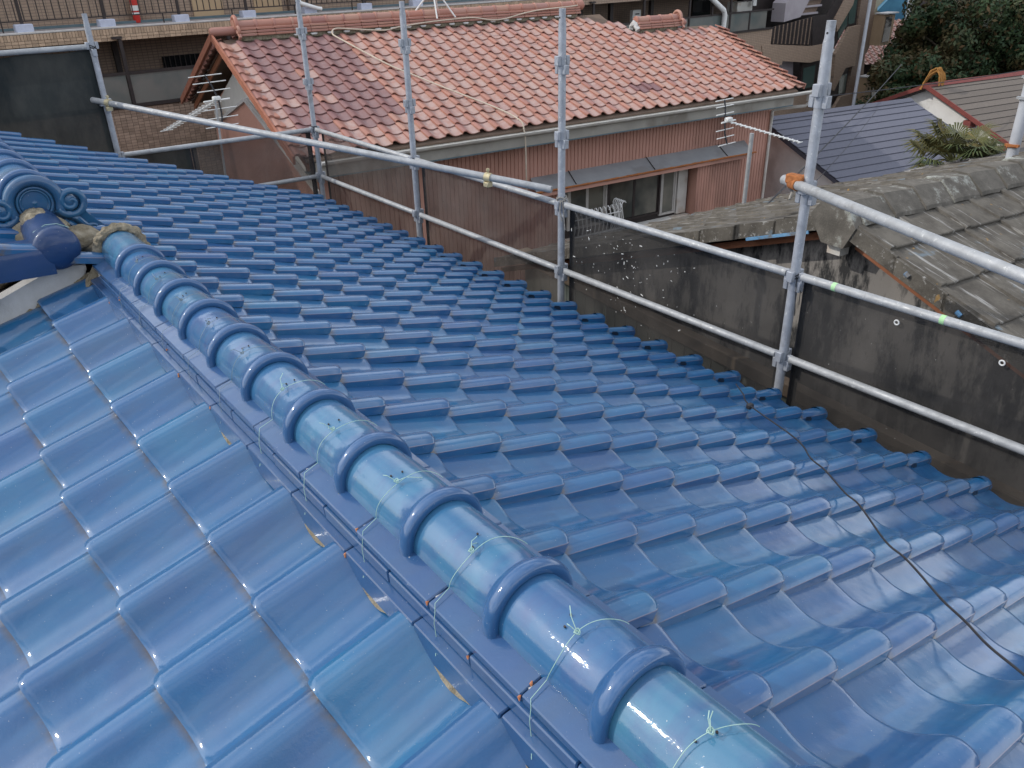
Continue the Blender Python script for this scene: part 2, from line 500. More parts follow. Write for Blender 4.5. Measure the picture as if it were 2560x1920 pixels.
def frame(origin, X, Y):
    X = Vector(X).normalized(); Y = Vector(Y); Y = (Y - X * Y.dot(X)).normalized(); Z = X.cross(Y)
    M = Matrix((X, Y, Z)).transposed().to_4x4(); M.translation = Vector(origin)
    return M
def jit(M, a=.3, d=.001):
    return M @ Matrix.Translation((R.uniform(-d, d) * 1.5, R.uniform(-d, d), R.uniform(-d, d))) @ Matrix.Rotation(rad(R.uniform(-a, a)), 4, 'Z') @ Matrix.Rotation(rad(R.uniform(-a, a)), 4, 'Y')

# ------------------------------------------------------------------ ground
GZ = -6.6
g = MB().grid(lambda a, b: (-300 + 600 * a, -300 + 600 * b, GZ), 4, 4)
tag(ob('ground', g, M_ground, smooth=False), kind='structure')

# ------------------------------------------------------------------ J-shaped roof tile
TW, TA = .265, .2335
PROF = [(0, .0285), (.012, .0325), (.05, .0375), (.11, .0405), (.17, .0405), (.22, .037), (.27, .029), (.32, .018), (.38, .006), (.46, -.006), (.55, -.0145), (.65, -.0185), (.74, -.0185), (.83, -.014), (.91, -.0075), (.98, -.003), (1.05, .000)]
def prof_pts(n, w):
    out = []
    for k in range(n + 1):
        t = 1.05 * (k / n) ** 1.12
        for i in range(len(PROF) - 1):
            if PROF[i][0] <= t <= PROF[i + 1][0] + 1e-9:
                p0 = PROF[max(i - 1, 0)]; p1 = PROF[i]; p2 = PROF[i + 1]; p3 = PROF[min(i + 2, len(PROF) - 1)]
                u = (t - p1[0]) / (p2[0] - p1[0])
                m1 = (p2[1] - p0[1]) / (p2[0] - p0[0]) * (p2[0] - p1[0]); m2 = (p3[1] - p1[1]) / (p3[0] - p1[0]) * (p2[0] - p1[0])
                h = (2 * u ** 3 - 3 * u ** 2 + 1) * p1[1] + (u ** 3 - 2 * u ** 2 + u) * m1 + (-2 * u ** 3 + 3 * u ** 2) * p2[1] + (u ** 3 - u ** 2) * m2
                out.append((t * w, h)); break
    return out
def tile_arrays(n=22, w=TW, a=TA, fine=True, eave=False, t0=.015, cut=None, amp=1.0, buttedge=.55):
    pr = [(y, z * amp) for y, z in prof_pts(n, w)]
    xs = [-(a + .05), -a - .004, -a + .022, -a * .55, -.045, -.016, -.006, 0.0] if fine else [-(a + .03), -a + .02, -.02, 0.0]
    if cut: xs = [-cut] + [x for x in xs if x > -cut]
    V = []; F = []; edge = []; head = []; pan = []; dark = []
    nr = len(xs)
    def lipin(x):   # the free corner of the roll is rounded in plan
        return .010 * max(0, 1 - (-x) / .018) ** 2
    ny = n + 4
    for x in xs:
        def tl(y): 
            q = min(1, max(0, (y / w - .24) / .2)); return (t0 * 2.05 * (1 - q) + t0 * 1.3 * q) * x / a
        drop = -.0035 * max(0, 1 - (-x) / .010) ** 2
        y0 = lipin(x)
        row = [(x, y0 + .001, .001 + tl(0) * .93), (x, y0, .0245 + tl(0) + drop), (x, y0, .0272 + tl(0) + drop)]
        for (y, z) in pr:
            yy = y + (y0 * (1 - y / .06) if y < .06 else 0) + (.0022 if y == 0 else 0)
            row.append((x, yy, z + tl(y) + drop))
        for q, p in enumerate(row):
            V.append(p)
            edge.append(1.0 if (q in (2,) and x > -a) else buttedge if (x == 0.0 and q > 1) else 0.0)
            head.append(1.0 if x <= -a + .001 else 0.0)
            pan.append(min(1, max(0, (p[1] / w - .42) / .1)) * min(1, max(0, (1.02 - p[1] / w) / .08)))
    for i in range(nr - 1):
        for j in range(ny - 1):
            F.append((i * ny + j, (i + 1) * ny + j, (i + 1) * ny + j + 1, i * ny + j + 1))
    # butt: under edge
    o = len(V); b0 = (nr - 1) * ny
    for j in range(ny):
        p = V[b0 + j]
        th = .015 if not eave else .045 + .012 * (1 if j > n * .35 else 0)
        if j == 0: th = 0.0 if not eave else .03
        if j in (1,): th *= .8
        V.append((p[0] - .002, p[1], p[2] - th)); edge.append(0.); head.append(0.); pan.append(0.)
    for j in range(ny - 1):
        F.append((b0 + j, o + j, o + j + 1, b0 + j + 1))
    # underside strip
    o2 = len(V)
    for j in range(ny):
        p = V[o + j]
        V.append((p[0] - .07, p[1], p[2] - .0045 + (.02 if eave else 0))); edge.append(0.); head.append(0.); pan.append(0.)
    for j in range(ny - 1):
        F.append((o + j, o2 + j, o2 + j + 1, o + j + 1))
    if eave:
        # round end plate of the roll
        cy, cz, rr = .040, .003, .0395
        o3 = len(V); K = 20
        rings = [(-.05, rr * .96), (-.012, rr), (.006, rr), (.012, rr * .93), (.010, rr * .72), (.013, rr * .66), (.013, 0.001)]
        for (x, r) in rings:
            for k in range(K):
                q = 2 * PI * k / K
                V.append((x, cy + r * math.cos(q), cz + r * math.sin(q))); edge.append(0.); head.append(0.); pan.append(0.)
        for i in range(len(rings) - 1):
            for k in range(K):
                k2 = (k + 1) % K
                F.append((o3 + i * K + k, o3 + (i + 1) * K + k, o3 + (i + 1) * K + k2, o3 + i * K + k2))
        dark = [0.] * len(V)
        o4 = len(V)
        V += [(-.20, -.0012, -.012), (-.006, .006, -.030), (-.006, .004, .016), (-.20, -.0012, .006)]  # near-black plate over the lower lip: shade under the eave roll, put in as colour
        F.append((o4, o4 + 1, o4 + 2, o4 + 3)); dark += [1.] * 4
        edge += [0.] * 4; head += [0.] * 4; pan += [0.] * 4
    if not dark: dark = [0.] * len(V)
    return np.array(V), F, edge, head, pan, dark
def tile_mesh(name, arr, mat, Ms=None):
    V, F, e, h, p, dk_ = arr
    n = len(V)
    if Ms is None: VV = V; FF = F; k = 1
    else:
        k = len(Ms)
        H = np.c_[V, np.ones(n)]
        VV = np.concatenate([(H @ np.array(M).T)[:, :3] for M in Ms])
        FF = [tuple(i + q * n for i in f) for q in range(k) for f in F]
    me = bpy.data.meshes.new(name)
    me.from_pydata([tuple(x) for x in VV], [], FF)
    me.materials.append(mat)
    for nm, arrv in (('edge', e), ('head', h), ('pan', p), ('dark', dk_)):
        at = me.attributes.new(nm, 'FLOAT', 'POINT')
        at.data.foreach_set('value', np.tile(np.array(arrv, dtype=np.float32), k))
    me.shade_smooth(); me.set_sharp_from_angle(angle=rad(32)); me.update()
    return me
def lay_tiles(name, arr, mat, mats, parent, limit=300, colour=None):
    me = tile_mesh(name, arr, mat)
    key = sorted(range(len(mats)), key=lambda i: (mats[i].translation - CAMP).length)
    near = key[:limit]; far = key[limit:]
    for i in near:
        o = link(name, me, parent, mats[i])
        if colour: o.color = colour(i)
    if far:
        link(name + '_field', tile_mesh(name + '_field', arr, mat, [mats[i] for i in far]), parent, None, kind='stuff')

# ------------------------------------------------------------------ the blue house
TH = rad(20.62)
cT, sT = math.cos(TH), math.sin(TH)
THL = rad(20.4)
cL, sL = math.cos(THL), math.sin(THL)
house = root('tiled_house', (0.8, 2.2, GZ), 'house under the glossy blue tiled roof that fills the foreground', 'house')
def Pr(x, off=0.): return -x * math.tan(TH) + off
# walls and deck
b = MB()
b.box((-3.2, -3.4, GZ), (2.02, 6.9, -.98))
ob('wall', b, M_whitewash, house)
b = MB()
b.prism([(-.26, -3.6, .025), (2.36, -3.6, -.97), (2.36, -3.6, -1.04), (-3.4, -3.6, -1.34), (-3.4, -3.6, -1.19)], (0, 6.58, 0))
b.prism([(-.48, 3.08, .10), (2.36, 3.08, -.97), (2.36, 3.08, -1.02), (-3.4, 3.08, -1.02), (-3.4, 3.08, -.95)], (0, 4.0, 0))
deck = ob('roof_slope', b, M_dkbrown, house, smooth=False)
# right slope
ar_f = tile_arrays(22)
XR = (cT, 0, -sT)
mats = []
eave_m = []
cut_m = []
zsag = [0, -.001, -.002, -.0035, -.004, -.004, -.0035, -.003, -.002, -.001, -.002, -.004]
for i in range(-4, 27):
    jmin = 0 if i * TW < 2.80 else -2
    for j in range(jmin, 12):
        o = (j * TA * cT, i * TW, -j * TA * sT + (zsag[j] if j >= 0 else 0))
        M = jit(frame(o, XR, (0, 1, 0)), .35, .0012)
        (eave_m if j == 11 else cut_m if (j == 0 and o[1] < 2.8) else mats).append(M)
rt_n = len(mats)
# left slope (near wing)
XL = (-cL, 0, -sL)
WL, AL = .2708, .2266
lm = []
for i in range(-5, 10):
    for k in range(0, 8):
        o = (-.5893 - k * AL * cL, .5757 + i * WL, -.04 - k * AL * sL)
        if o[1] > 3.12: continue
        if k == 0 and o[1] < 3.0: pass
        lm.append(jit(frame(o, XL, (0, -1, 0)), .4, .0015))
lay_tiles('roof_tile', ar_f, M_blue, mats, deck, 265)
left_slope = link('roof_slope', MB().box((-3.3, -3.3, -1.3), (-3.28, 2.9, -1.28)).mesh('roof_slope', M_dkbrown), house)
ar_l = tile_arrays(28, WL, AL, t0=.014, amp=1.22, buttedge=0.)
ml = tile_mesh('roof_tile', ar_l, M_blue)
for M in sorted(lm, key=lambda m: (m.translation - CAMP).length)[:150]:
    link('roof_tile', ml, left_slope, M)
me_c = tile_mesh('roof_tile', tile_arrays(22, cut=.150), M_blue)
for M in cut_m: link('roof_tile', me_c, deck, M)
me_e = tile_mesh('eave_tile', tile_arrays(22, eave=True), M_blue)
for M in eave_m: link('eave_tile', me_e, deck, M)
ob('eave_board', MB().box((2.33, -3.5, -1.06), (2.36, 7.0, -.965)), M_dkbrown, house, smooth=False)

# near ridge: mortar core, three layers of flat ridge tiles, round caps
RX, RZ = -.260, .130
ridge = ob('ridge', MB().prism([(RX - .125, -3.4, -.02), (RX - .105, -3.4, .118), (RX + .105, -3.4, .118), (RX + .125, -3.4, -.02)], (0, 6.36, 0)), M_plaster, house, smooth=False)
def noshi(sec, L):
    # sec: outer cross-section (x, z) polygon for the left side, extruded L, with softened ends
    b = MB(); n = len(sec); cx = sum(p[0] for p in sec) / n; cz = sum(p[1] for p in sec) / n
    vs = []
    for y, sc in ((0, .93), (.002, 1), (L - .002, 1), (L, .93)):
        for (x, z) in sec:
            sx = min(.0025, .0025) * (1 if x > cx else -1) * (1 if sc < 1 else 0)
            sz = .0025 * (1 if z > cz else -1) * (1 if sc < 1 else 0)
            vs.append((x - sx, y, z - sz))
    fs = []
    for i in range(3):
        for k in range(n):
            k2 = (k + 1) % n
            fs.append((i * n + k, i * n + k2, (i + 1) * n + k2, (i + 1) * n + k))
    fs.append(tuple(range(n - 1, -1, -1))); fs.append(tuple(3 * n + k for k in range(n)))
    return b.add(vs, fs)
secs = {1: [(-.1425, .000), (-.1440, .003), (-.1445, .0565), (-.1425, .0595), (-.09, .066), (-.09, .044), (-.12, .034)],
        2: [(-.122, .0625), (-.1255, .066), (-.127, .0915), (-.125, .0945), (-.08, .098), (-.08, .078), (-.11, .068)],
        3: [(-.1185, .0975), (-.1222, .0995), (-.1235, .1145), (-.1215, .1172), (-.05, .1345), (-.05, .118), (-.10, .104)]}
ph = {1: .781 - .27 * 14, 2: .629 - .277 * 14, 3: .759 - .273 * 14}
stp = {1: .27, 2: .277, 3: .273}
for lay in (1, 2, 3):
    mL = noshi(secs[lay], stp[lay] - .0035).mesh('ridge_tile', M_noshi, ang=22)
    mR = noshi([(-x, z) for x, z in secs[lay]][::-1], stp[lay] - .0035).mesh('ridge_tile', M_noshi, ang=22)
    k = 0
    y = ph[lay]
    while y < 2.9:
        if y + stp[lay] < 2.98:
            for me, sgn in ((mL, -1), (mR, 1)):
                M = Matrix.Translation((RX + R.uniform(-.0012, .0012), y + (0 if sgn < 0 else .1), R.uniform(-.001, .001))) @ Matrix.Rotation(rad(R.uniform(-.25, .25)), 4, 'Z')
                link('ridge_tile', me, ridge, M)
        y += stp[lay]
# bare terracotta showing at chipped corners of the joints
for (lay, x, z) in ((3, -.1225, .113), (3, -.10, .1215), (2, -.1265, .088), (1, -.144, .052), (1, -.1445, .045), (3, -.085, .125), (2, -.127, .075)):
    y = ph[lay]
    while y < 2.9:
        if y > -.3 and R.random() < .26:
            b = MB()
            L_ = R.uniform(.003, .016)
            pts = [Vector((RX + x + R.uniform(-.002, .002), y - .002 + t * .004, z + R.uniform(-.004, .004))) for t in (0, 1)]
            b.tube([pts[0] + Vector((-.001, 0, -L_ * .5)), pts[0] + Vector((.0, .002, 0)), pts[1] + Vector((L_ * .5, .0, .002))], [.0012, .003, .001], 6)
            ob('chipped_edge', b, M_terra, ridge)
        y += stp[lay]
# pale mortar slivers left along the foot of the ridge on the near side
for k0, (L_, wd) in enumerate(((.14, .007), (.13, .0045), (.13, .0055), (.10, .003), (.12, .0045), (.0, 0), (.10, .003), (.0, 0))):
    if not L_: continue
    yc = .125 + .2708 * (k0 - 1)
    b = MB(); n = 18; vs = []
    for k in range(n + 1):
        t = k / n
        ww = wd * math.sin(PI * t) ** .7 * (1 + .5 * noise.noise(Vector((yc * 9, t * 9, 3))))
        y = yc - L_ / 2 + L_ * t
        zp = -.010 + .016 * (2 * t - 1) ** 2; ww *= .62
        vs += [(RX - .1435, y, .004), (RX - .1445 - ww * .35, y, min(.003, zp + ww * .7)), (RX - .1450 - ww * .8, y, min(.002, zp - .001))]
    fs = [(i * 3 + j, i * 3 + j + 1, i * 3 + j + 4, i * 3 + j + 3) for i in range(n) for j in (0, 1)]
    ob('mortar_sliver', b.add(vs, fs), M_mortar, ridge)

def cap_mesh():
    b = MB(); K = 28
    pr = [(.004, .0745), (.001, .083), (.0012, .0895), (.0042, .0935), (.010, .0963), (.018, .0970), (.026, .0955), (.033, .0912), (.038, .0855), (.0415, .0818), (.047, .0803), (.075, .0798), (.18, .0790), (.27, .0775), (.325, .0765)]
    vs = []; n = len(pr)
    for k in range(K + 1):
        q = rad(-97 + 194 * k / K)
        for (y, r) in pr: vs.append((r * math.sin(q), y, r * math.cos(q)))
    fs = [(k * n + i, k * n + i + 1, (k + 1) * n + i + 1, (k + 1) * n + i) for k in range(K) for i in range(n - 1)]
    b.add(vs, fs)
    # inner face of the mouth
    vs = []
    for k in range(K + 1):
        q = rad(-97 + 194 * k / K)
        vs += [(.0745 * math.sin(q), .004, .0745 * math.cos(q)), (.073 * math.sin(q), .05, .073 * math.cos(q))]
    b.add(vs, [(2 * k, 2 * k + 2, 2 * k + 3, 2 * k + 1) for k in range(K)])
    # closed feet of the ring
    for s_ in (-1, 1):
        q = rad(97 * s_)
        vs = [(r * math.sin(q), y, r * math.cos(q)) for (y, r) in pr[:11]] + [(.0745 * math.sin(q), .05, .0745 * math.cos(q))]
        b.add(vs, [tuple(range(12))[::s_]])
    return b
mcap = cap_mesh().mesh('ridge_cap', M_cap, ang=55)
RINGY = [-.73, -.46, -.19, .08, .35, .628, .905, 1.175, 1.45, 1.71, 1.965, 2.21, 2.455, 2.70]
for y in RINGY:
    M = Matrix.Translation((RX + R.uniform(-.001, .001), y - .024, RZ + .004)) @ Matrix.Rotation(rad(R.uniform(-.4, .4)), 4, 'Z') @ Matrix.Rotation(rad(-.9), 4, 'X')
    link('ridge_cap', mcap, ridge, M)
# last barrel and the mortar collar where the ridge meets the taller roof
ob('end_barrel', MB().tube([(RX, 2.68, RZ + .012), (RX, 3.05, RZ + .016)], .0775, 28), M_cap, ridge)
def lump(path, r, seg=12, amp=.35, fr=30., sub=60):
    pts = []
    for i in range(sub + 1):
        t = i / sub * (len(path) - 1); k = min(int(t), len(path) - 2); u = t - k
        pts.append(Vector(path[k]).lerp(Vector(path[k + 1]), u))
    b = MB().tube(pts, r, seg)
    vs = []
    for j, p in enumerate(b.v):
        c = pts[j // seg]; q = Vector(p)
        s_ = 1 + amp * noise.noise(q * fr) + amp * .6 * noise.noise(q * fr * 3)
        vs.append(tuple(c + (q - c) * s_))
    b.v = vs
    return b
col_path = [(RX + .090 * math.sin(rad(a)), 2.965, RZ + .012 + .090 * math.cos(rad(a))) for a in range(-105, 106, 15)]
col_path = [(RX - .155, 2.95, .02), (RX - .125, 2.955, .07)] + col_path + [(RX + .115, 2.96, .06)]
ob('mortar_collar', lump(col_path, .020, 12, .5, 40, 90), M_mortar, ridge)

# taller roof's gable end: verge tiles, plaster strip, end barrel, mortar bed, ornament
gable = ob('gable_end', MB().prism([(-.40, 3.02, .10), (-.40, 3.02, .02), (-2.6, 3.02, -.80), (-2.6, 3.02, -.66)], (0, .05, 0)), M_plaster, house, smooth=False)
# plaster strip with a ragged foot
b = MB(); n = 90; vs = []
for k in range(n + 1):
    t = k / n; x = -.40 - .62 * t
    top = .125 - (-.40 - x) * .36 * 1
    top = .165 + (x + .40) * .36 - max(0, (x + .50)) * .5
    bot = .052 + (x + .40) * .372 + .007 * noise.noise(Vector((x * 40, 1, 0))) + .004 * noise.noise(Vector((x * 150, 2, 0)))
    if t < .06: bot += (.06 - t) / .06 * .03
    for yy, zz in ((3.03, top), (2.992, top - .01), (2.985, (top + bot) / 2), (2.992, bot + .003), (3.02, bot)): vs.append((x, yy, zz))
fs = [(i * 5 + j, i * 5 + j + 1, i * 5 + j + 6, i * 5 + j + 5) for i in range(n) for j in range(4)]
ob('plaster_strip', b.add(vs, fs), M_plaster, house)
b = lump([(-.39, 3.0, .055), (-1.05, 3.0, -.188)], .016, 10, .6, 45, 80)
ob('mortar_bed', b, M_mortar, house)
def verge_piece():
    b = MB(); L_ = .245
    sec = [(.13, .052), (.09, .046), (.05, .052), (.015, .046), (.0, .036), (-.004, .02), (-.004, -.062), (.008, -.062), (.010, .01), (.13, .03)]
    vs = []
    for x in (0, L_):
        for (y, z) in sec: vs.append((x, y, z + .010 * (x / L_)))
    n = len(sec)
    return b.add(vs, [(k, (k + 1) % n, n + (k + 1) % n, n + k) for k in range(n)] + [tuple(range(n))[::-1], tuple(range(n, 2 * n))])
mv = verge_piece().mesh('verge_tile', M_dkblue, ang=30)
for k in range(8):
    o = (-.515 - k * .235 * .94, 2.914, .178 - k * .235 * .345 + .0)
    M = frame(o, (-.94, 0, -.345), (0, -1, 0)) @ Matrix.Diagonal((1, -1, 1, 1))
    # keep it right-handed: x runs down the slope, y runs away from us
    M = Matrix(((-.94, 0, .345), (0, 1, 0), (-.345, 0, .94))).transposed().to_4x4()
    M = Matrix(((-.94, 0, .345, o[0]), (0, 1, 0, o[1]), (-.345, 0, .94, o[2]), (0, 0, 0, 1)))
    M = Matrix(((-.94, 0, -.345 * -1, o[0]), (0, 1, 0, o[1]), (-.345, 0, .94, o[2]), (0, 0, 0, 1)))
    link('verge_tile', mv, gable, M)
# end barrel with a domed face
b = MB(); K = 32
pr = [(3.24, .078), (3.0, .0805), (2.955, .082), (2.945, .084), (2.935, .083), (2.925, .078), (2.915, .066), (2.908, .050), (2.904, .030), (2.902, .001)]
vs = [(-.488 + r * math.cos(2 * PI * k / K), y, .205 + .06 * (y - 2.95) + r * math.sin(2 * PI * k / K)) for (y, r) in pr for k in range(K)]
b.add(vs, [(i * K + k, i * K + (k + 1) % K, (i + 1) * K + (k + 1) % K, (i + 1) * K + k) for i in range(len(pr) - 1) for k in range(K)])
ob('end_cap', b, M_dkblue, house, ang=70)
# mossy mortar bed under the ornament
b = MB()
for (x, y, z, rx, rz) in ((-.49, 3.22, .17, .12, .11), (-.60, 3.22, .13, .10, .075), (-.39, 3.18, .165, .11, .05), (-.31, 3.16, .13, .08, .04), (-.50, 3.20, .255, .055, .05), (-.68, 3.22, .08, .09, .06)):
    def fn(a, c, x=x, y=y, z=z, rx=rx, rz=rz):
        q = a * 2 * PI; p = (c - .5) * PI
        d = Vector((math.cos(q) * math.cos(p) * rx, math.sin(q) * math.cos(p) * .10, math.sin(p) * rz))
        e = Vector((x, y, z)) + d
        return e + d.normalized() * (.012 * noise.noise(e * 28) + .006 * noise.noise(e * 90)) if d.length > 0 else e
    b.grid(fn, 36, 20)
ob('mortar_mound', b, M_mortar, house)
# ornament: an arched face plate with a dished disc, scrolls and waves
OX, OY, OZ = -.480, 3.25, .315
orn = None
outl = []
for a in range(-20, 201, 10): outl.append((OX + .108 * math.cos(rad(a)), OZ + .108 * math.sin(rad(a))))
full = [(OX + .235, OZ - .135), (OX + .215, OZ - .115), (OX + .18, OZ - .07), (OX + .172, OZ - .01), (OX + .155, OZ + .018), (OX + .118, OZ + .022)] + outl[3:-3] + [(OX - .118, OZ + .022), (OX - .155, OZ + .018), (OX - .172, OZ - .01), (OX - .18, OZ - .07), (OX - .215, OZ - .115), (OX - .26, OZ - .16), (OX - .1, OZ - .13), (OX, OZ - .09), (OX + .1, OZ - .13)]
b = MB().prism([(x, OY, z) for x, z in full][::-1], (0, .05, 0))
orn = ob('ridge_ornament', b, M_orn, house, ang=20)
def ringt(cx, cz, r, rr, y, a0=-25, a1=205, sc=1.0):
    return MB().tube([(cx + r * math.cos(rad(a)), y, cz + r * sc * math.sin(rad(a))) for a in range(a0, a1 + 1, 10)], rr, 12)
ob('rim', ringt(OX, OZ, .094, .021, OY - .008), M_orn, orn)
ob('rim', ringt(OX, OZ, .064, .006, OY - .006, -60, 240), M_orn, orn)
ob('rim', ringt(OX, OZ, .053, .004, OY - .004, 0, 360), M_orn, orn)
b = MB()
b.grid(lambda a, c: (OX + .051 * c * math.cos(2 * PI * a), OY - .004 + .012 * (1 - (1 - c) ** 2) - .012 * c ** 6, OZ + .051 * c * math.sin(2 * PI * a)), 32, 6)
ob('disc', b, M_orn, orn)
for sx in (1, -1):
    cx, cz = OX + sx * .128, OZ - .010
    pts = []; rr = []
    for k in range(44):
        t = k / 43; a = sx * (PI * 1.15 - t * PI * 3.6); r = .056 * (1 - t) ** .8 + .004
        ang = rad(205) + t * rad(600)
        pts.append((cx + sx * -1 * r * math.cos(ang) * -1, OY - .014 - .010 * t, cz + r * math.sin(ang))); rr.append(.0165 * (1 - .55 * t))
    ob('scroll', MB().tube(pts, rr, 10), M_orn, orn)
    ob('scroll_boss', MB().tube([(cx, OY, cz), (cx, OY - .02, cz), (cx, OY - .026, cz)], [.03, .024, .008], 16), M_orn, orn)
    # billows below the scroll, and the trailing wing
    for q, (dx, dz, L_, r_) in enumerate(((.10, -.062, .07, .013), (.12, -.085, .085, .012), (.10, -.105, .10, .010))):
        pts = [(OX + sx * (dx + L_ * t), OY - .010 - .006 * math.sin(t * 6), OZ + dz - .055 * t ** 1.3 + .010 * math.sin(t * 7 + q)) for t in [i / 14 for i in range(15)]]
        ob('wave', MB().tube(pts, [r_ * (1.25 - .7 * i / 14) for i in range(15)], 8), M_orn, orn)
    pts = [(OX + sx * (.05 + .05 * t), OY - .008, OZ - .085 - .02 * math.sin(t * PI)) for t in [i / 8 for i in range(9)]]
    ob('wave', MB().tube(pts, [.016] * 9, 8), M_orn, orn)
# high ridge behind the ornament
hr = ob('high_ridge', MB().prism([(-.60, 3.30, .12), (-.585, 3.30, .315), (-.375, 3.30, .315), (-.36, 3.30, .12)], (0, 3.7, 0)), M_noshi, house, smooth=False)
mc2 = cap_mesh(); mc2.v = [(x * 1.12, y, z * 1.12) for x, y, z in mc2.v]
mc2 = mc2.mesh('ridge_cap', M_cap, ang=55)
for k in range(13):
    link('ridge_cap', mc2, hr, Matrix.Translation((-.49, 3.30 + k * .265, .335)))
# tie wires round the near ridge
def capdrape(y, slack=.0, tail=.07, side=1, knot_a=18, foot=.05, seed=0):
    rr = random.Random(seed)
    b = MB(); pts = []
    r = .0825
    a1 = 96
    for a in range(-52, 97, 6):
        pts.append((RX - r * math.sin(rad(a)), y + .004 * math.sin(a * .06 + seed) + slack * (a + 52) / 150, RZ + .006 + r * math.cos(rad(a)) + .002))
    yl = y + slack
    pts += [(RX - .119, yl - .005, .1235), (RX - .1245, yl - .012, .112), (RX - .130, yl - .015, .09), (RX - .131, yl - .02, .06), (RX - .147, yl - .02 - foot, .040)]
    b.tube(pts, .0007, 5)
    # knot and loose ends
    ka = rad(knot_a)
    kc = Vector((RX - (r + .004) * math.sin(ka), y + slack * (knot_a + 52) / 150, RZ + .008 + (r + .004) * math.cos(ka)))
    kn = [kc + Vector((.006 * math.cos(t), .006 * math.sin(t), .003 * math.sin(2.3 * t))) * (1 - t / 22) for t in [i * .55 for i in range(26)]]
    b.tube(kn, .0009, 5)
    for e in range(2):
        d = Vector((rr.uniform(-.9, .9), rr.uniform(-.2, 1), rr.uniform(.0, .6))).normalized()
        L_ = tail * rr.uniform(.35, 1)
        b.tube([kc, kc + d * L_ * .5 + Vector((0, 0, .006)), kc + d * L_ + Vector((.01, 0, -.004))], .0008, 5)
    return b
for n_, (y, sl, ka) in enumerate(((-.095, .05, 12), (.165, .03, 22), (.43, .04, 30), (.71, .03, 25), (.985, .03, 28), (1.255, .02, 32), (1.52, .03, 30), (1.79, .02, 30), (2.04, .02, 30), (2.29, .02, 30), (2.53, .02, 30))):
    ob('tie_wire', capdrape(y, sl, .05, 1, ka, .02, n_), M_string if n_ < 6 else M_wirefar, ridge)
for n_, y in enumerate((3.02,)):
    ob('tie_wire', MB().tube([(-.545, 3.0, .265), (-.53, 2.99, .275), (-.50, 2.985, .289), (-.46, 2.985, .286), (-.42, 2.99, .262)], .0012, 5), M_string, house)
# nail holes with stubs on the caps
for y in RINGY:
    for da in (5, 22):
        a = rad(da + R.uniform(-4, 4)); yy = y + .12 + R.uniform(-.01, .02)
        p = Vector((RX - .0795 * math.sin(a), yy, RZ + .005 + .0795 * math.cos(a)))
        n_ = Vector((-math.sin(a), 0, math.cos(a)))
        ob('nail_head', MB().tube([p - n_ * .002, p + n_ * .0006], .0021, 8), M_dkbrown, ridge)

# loose black cable lying across the slope
pts = [(2.078, 1.642, -.734), (1.93, 1.49, -.676), (1.779, 1.342, -.619), (1.581, .978, -.542), (1.419, .812, -.482), (1.357, .717, -.458), (1.214, .559, -.403), (1.168, .482, -.388), (.966, .294, -.310), (.924, .22, -.296), (.86, .147, -.270), (.77, .048, -.237), (.716, -.029, -.216), (.654, -.105, -.193), (.609, -.195, -.176), (.52, -.34, -.14), (.42, -.55, -.10)]
sm = []
for i in range(len(pts) - 1):
    p0 = Vector(pts[max(i - 1, 0)]); p1 = Vector(pts[i]); p2 = Vector(pts[i + 1]); p3 = Vector(pts[min(i + 2, len(pts) - 1)])
    for k in range(5):
        u = k / 5
        sm.append(.5 * ((2 * p1) + (p2 - p0) * u + (2 * p0 - 5 * p1 + 4 * p2 - p3) * u * u + (3 * p1 - p0 - 3 * p2 + p3) * u ** 3))
t_ = root('loose_cable', (1.779, 1.342, -.63), 'black cable lying slantwise across the right slope of the blue roof', 'cable')
ob('cable', MB().tube(sm, .0031, 8), M_black, t_)
ob('cable_clip', MB().cbox((1.765, 1.33, -.635), (1.795, 1.355, -.61), .005), M_black, t_)
b = MB().tube([(.245, -.405, -.02), (.30, -.435, -.045), (.36, -.475, -.07)], .0013, 5)
tag(ob('wire_offcut', b, M_string), 'short pale wire offcut on the blue tiles at the lower right corner', 'wire')

# ------------------------------------------------------------------ scaffold
PX = 2.6
posts = [(PX, 7.30), (PX, 5.43), (PX, 3.56), (PX, 1.74), (PX, -.09), (.77, 7.40), (-1.06, 7.40)]
scaf = root('scaffold', (PX, 3.6, GZ), 'grey tube scaffold standing along the eave and far end of the blue roof', 'scaffold')
def bracket(x, y, z):
    b = MB()
    for (dx, dy, dz) in ((1, 0, .028), (-1, 0, .028), (0, 1, -.024), (0, -1, -.024)):
        cx, cy = x + dx * .036, y + dy * .036
        hx = .013 if dx else .019; hy = .013 if dy else .019
        b.cbox((cx - hx, cy - hy, z + dz - .028), (cx + hx, cy + hy, z + dz + .028), .003)
    b.tube([(x, y, z - .05), (x, y, z + .05)], .0262, 16)
    return b
for (x, y) in posts:
    top = .87 if (x, y) != (.77, 7.40) else .82
    p = ob('post', MB().tube([(x, y, GZ), (x, y, top - .09), (x, y, top - .07), (x, y, top)], [.0243, .0243, .021, .021], 20), M_post, scaf)
    for z in (-1.25, -.80, -.35, .10, .55): ob('bracket', bracket(x, y, z), M_post, p)
    for z in (top - .05, top - .28): ob('pin_hole', MB().tube([(x - .0205, y - .001, z), (x - .0222, y - .0012, z)], .005, 8), M_black, p)
def rail(a, b_, r=.0213, mat=M_galv, nm='guard_rail'):
    a = Vector(a); b_ = Vector(b_); d = (b_ - a).normalized()
    m = MB().tube([a, a + d * .004, b_ - d * .004, b_], [r * .93, r, r, r * .93], 18)
    return ob(nm, m, mat, scaf)
ys = [7.30, 5.43, 3.56, 1.74, -.09]
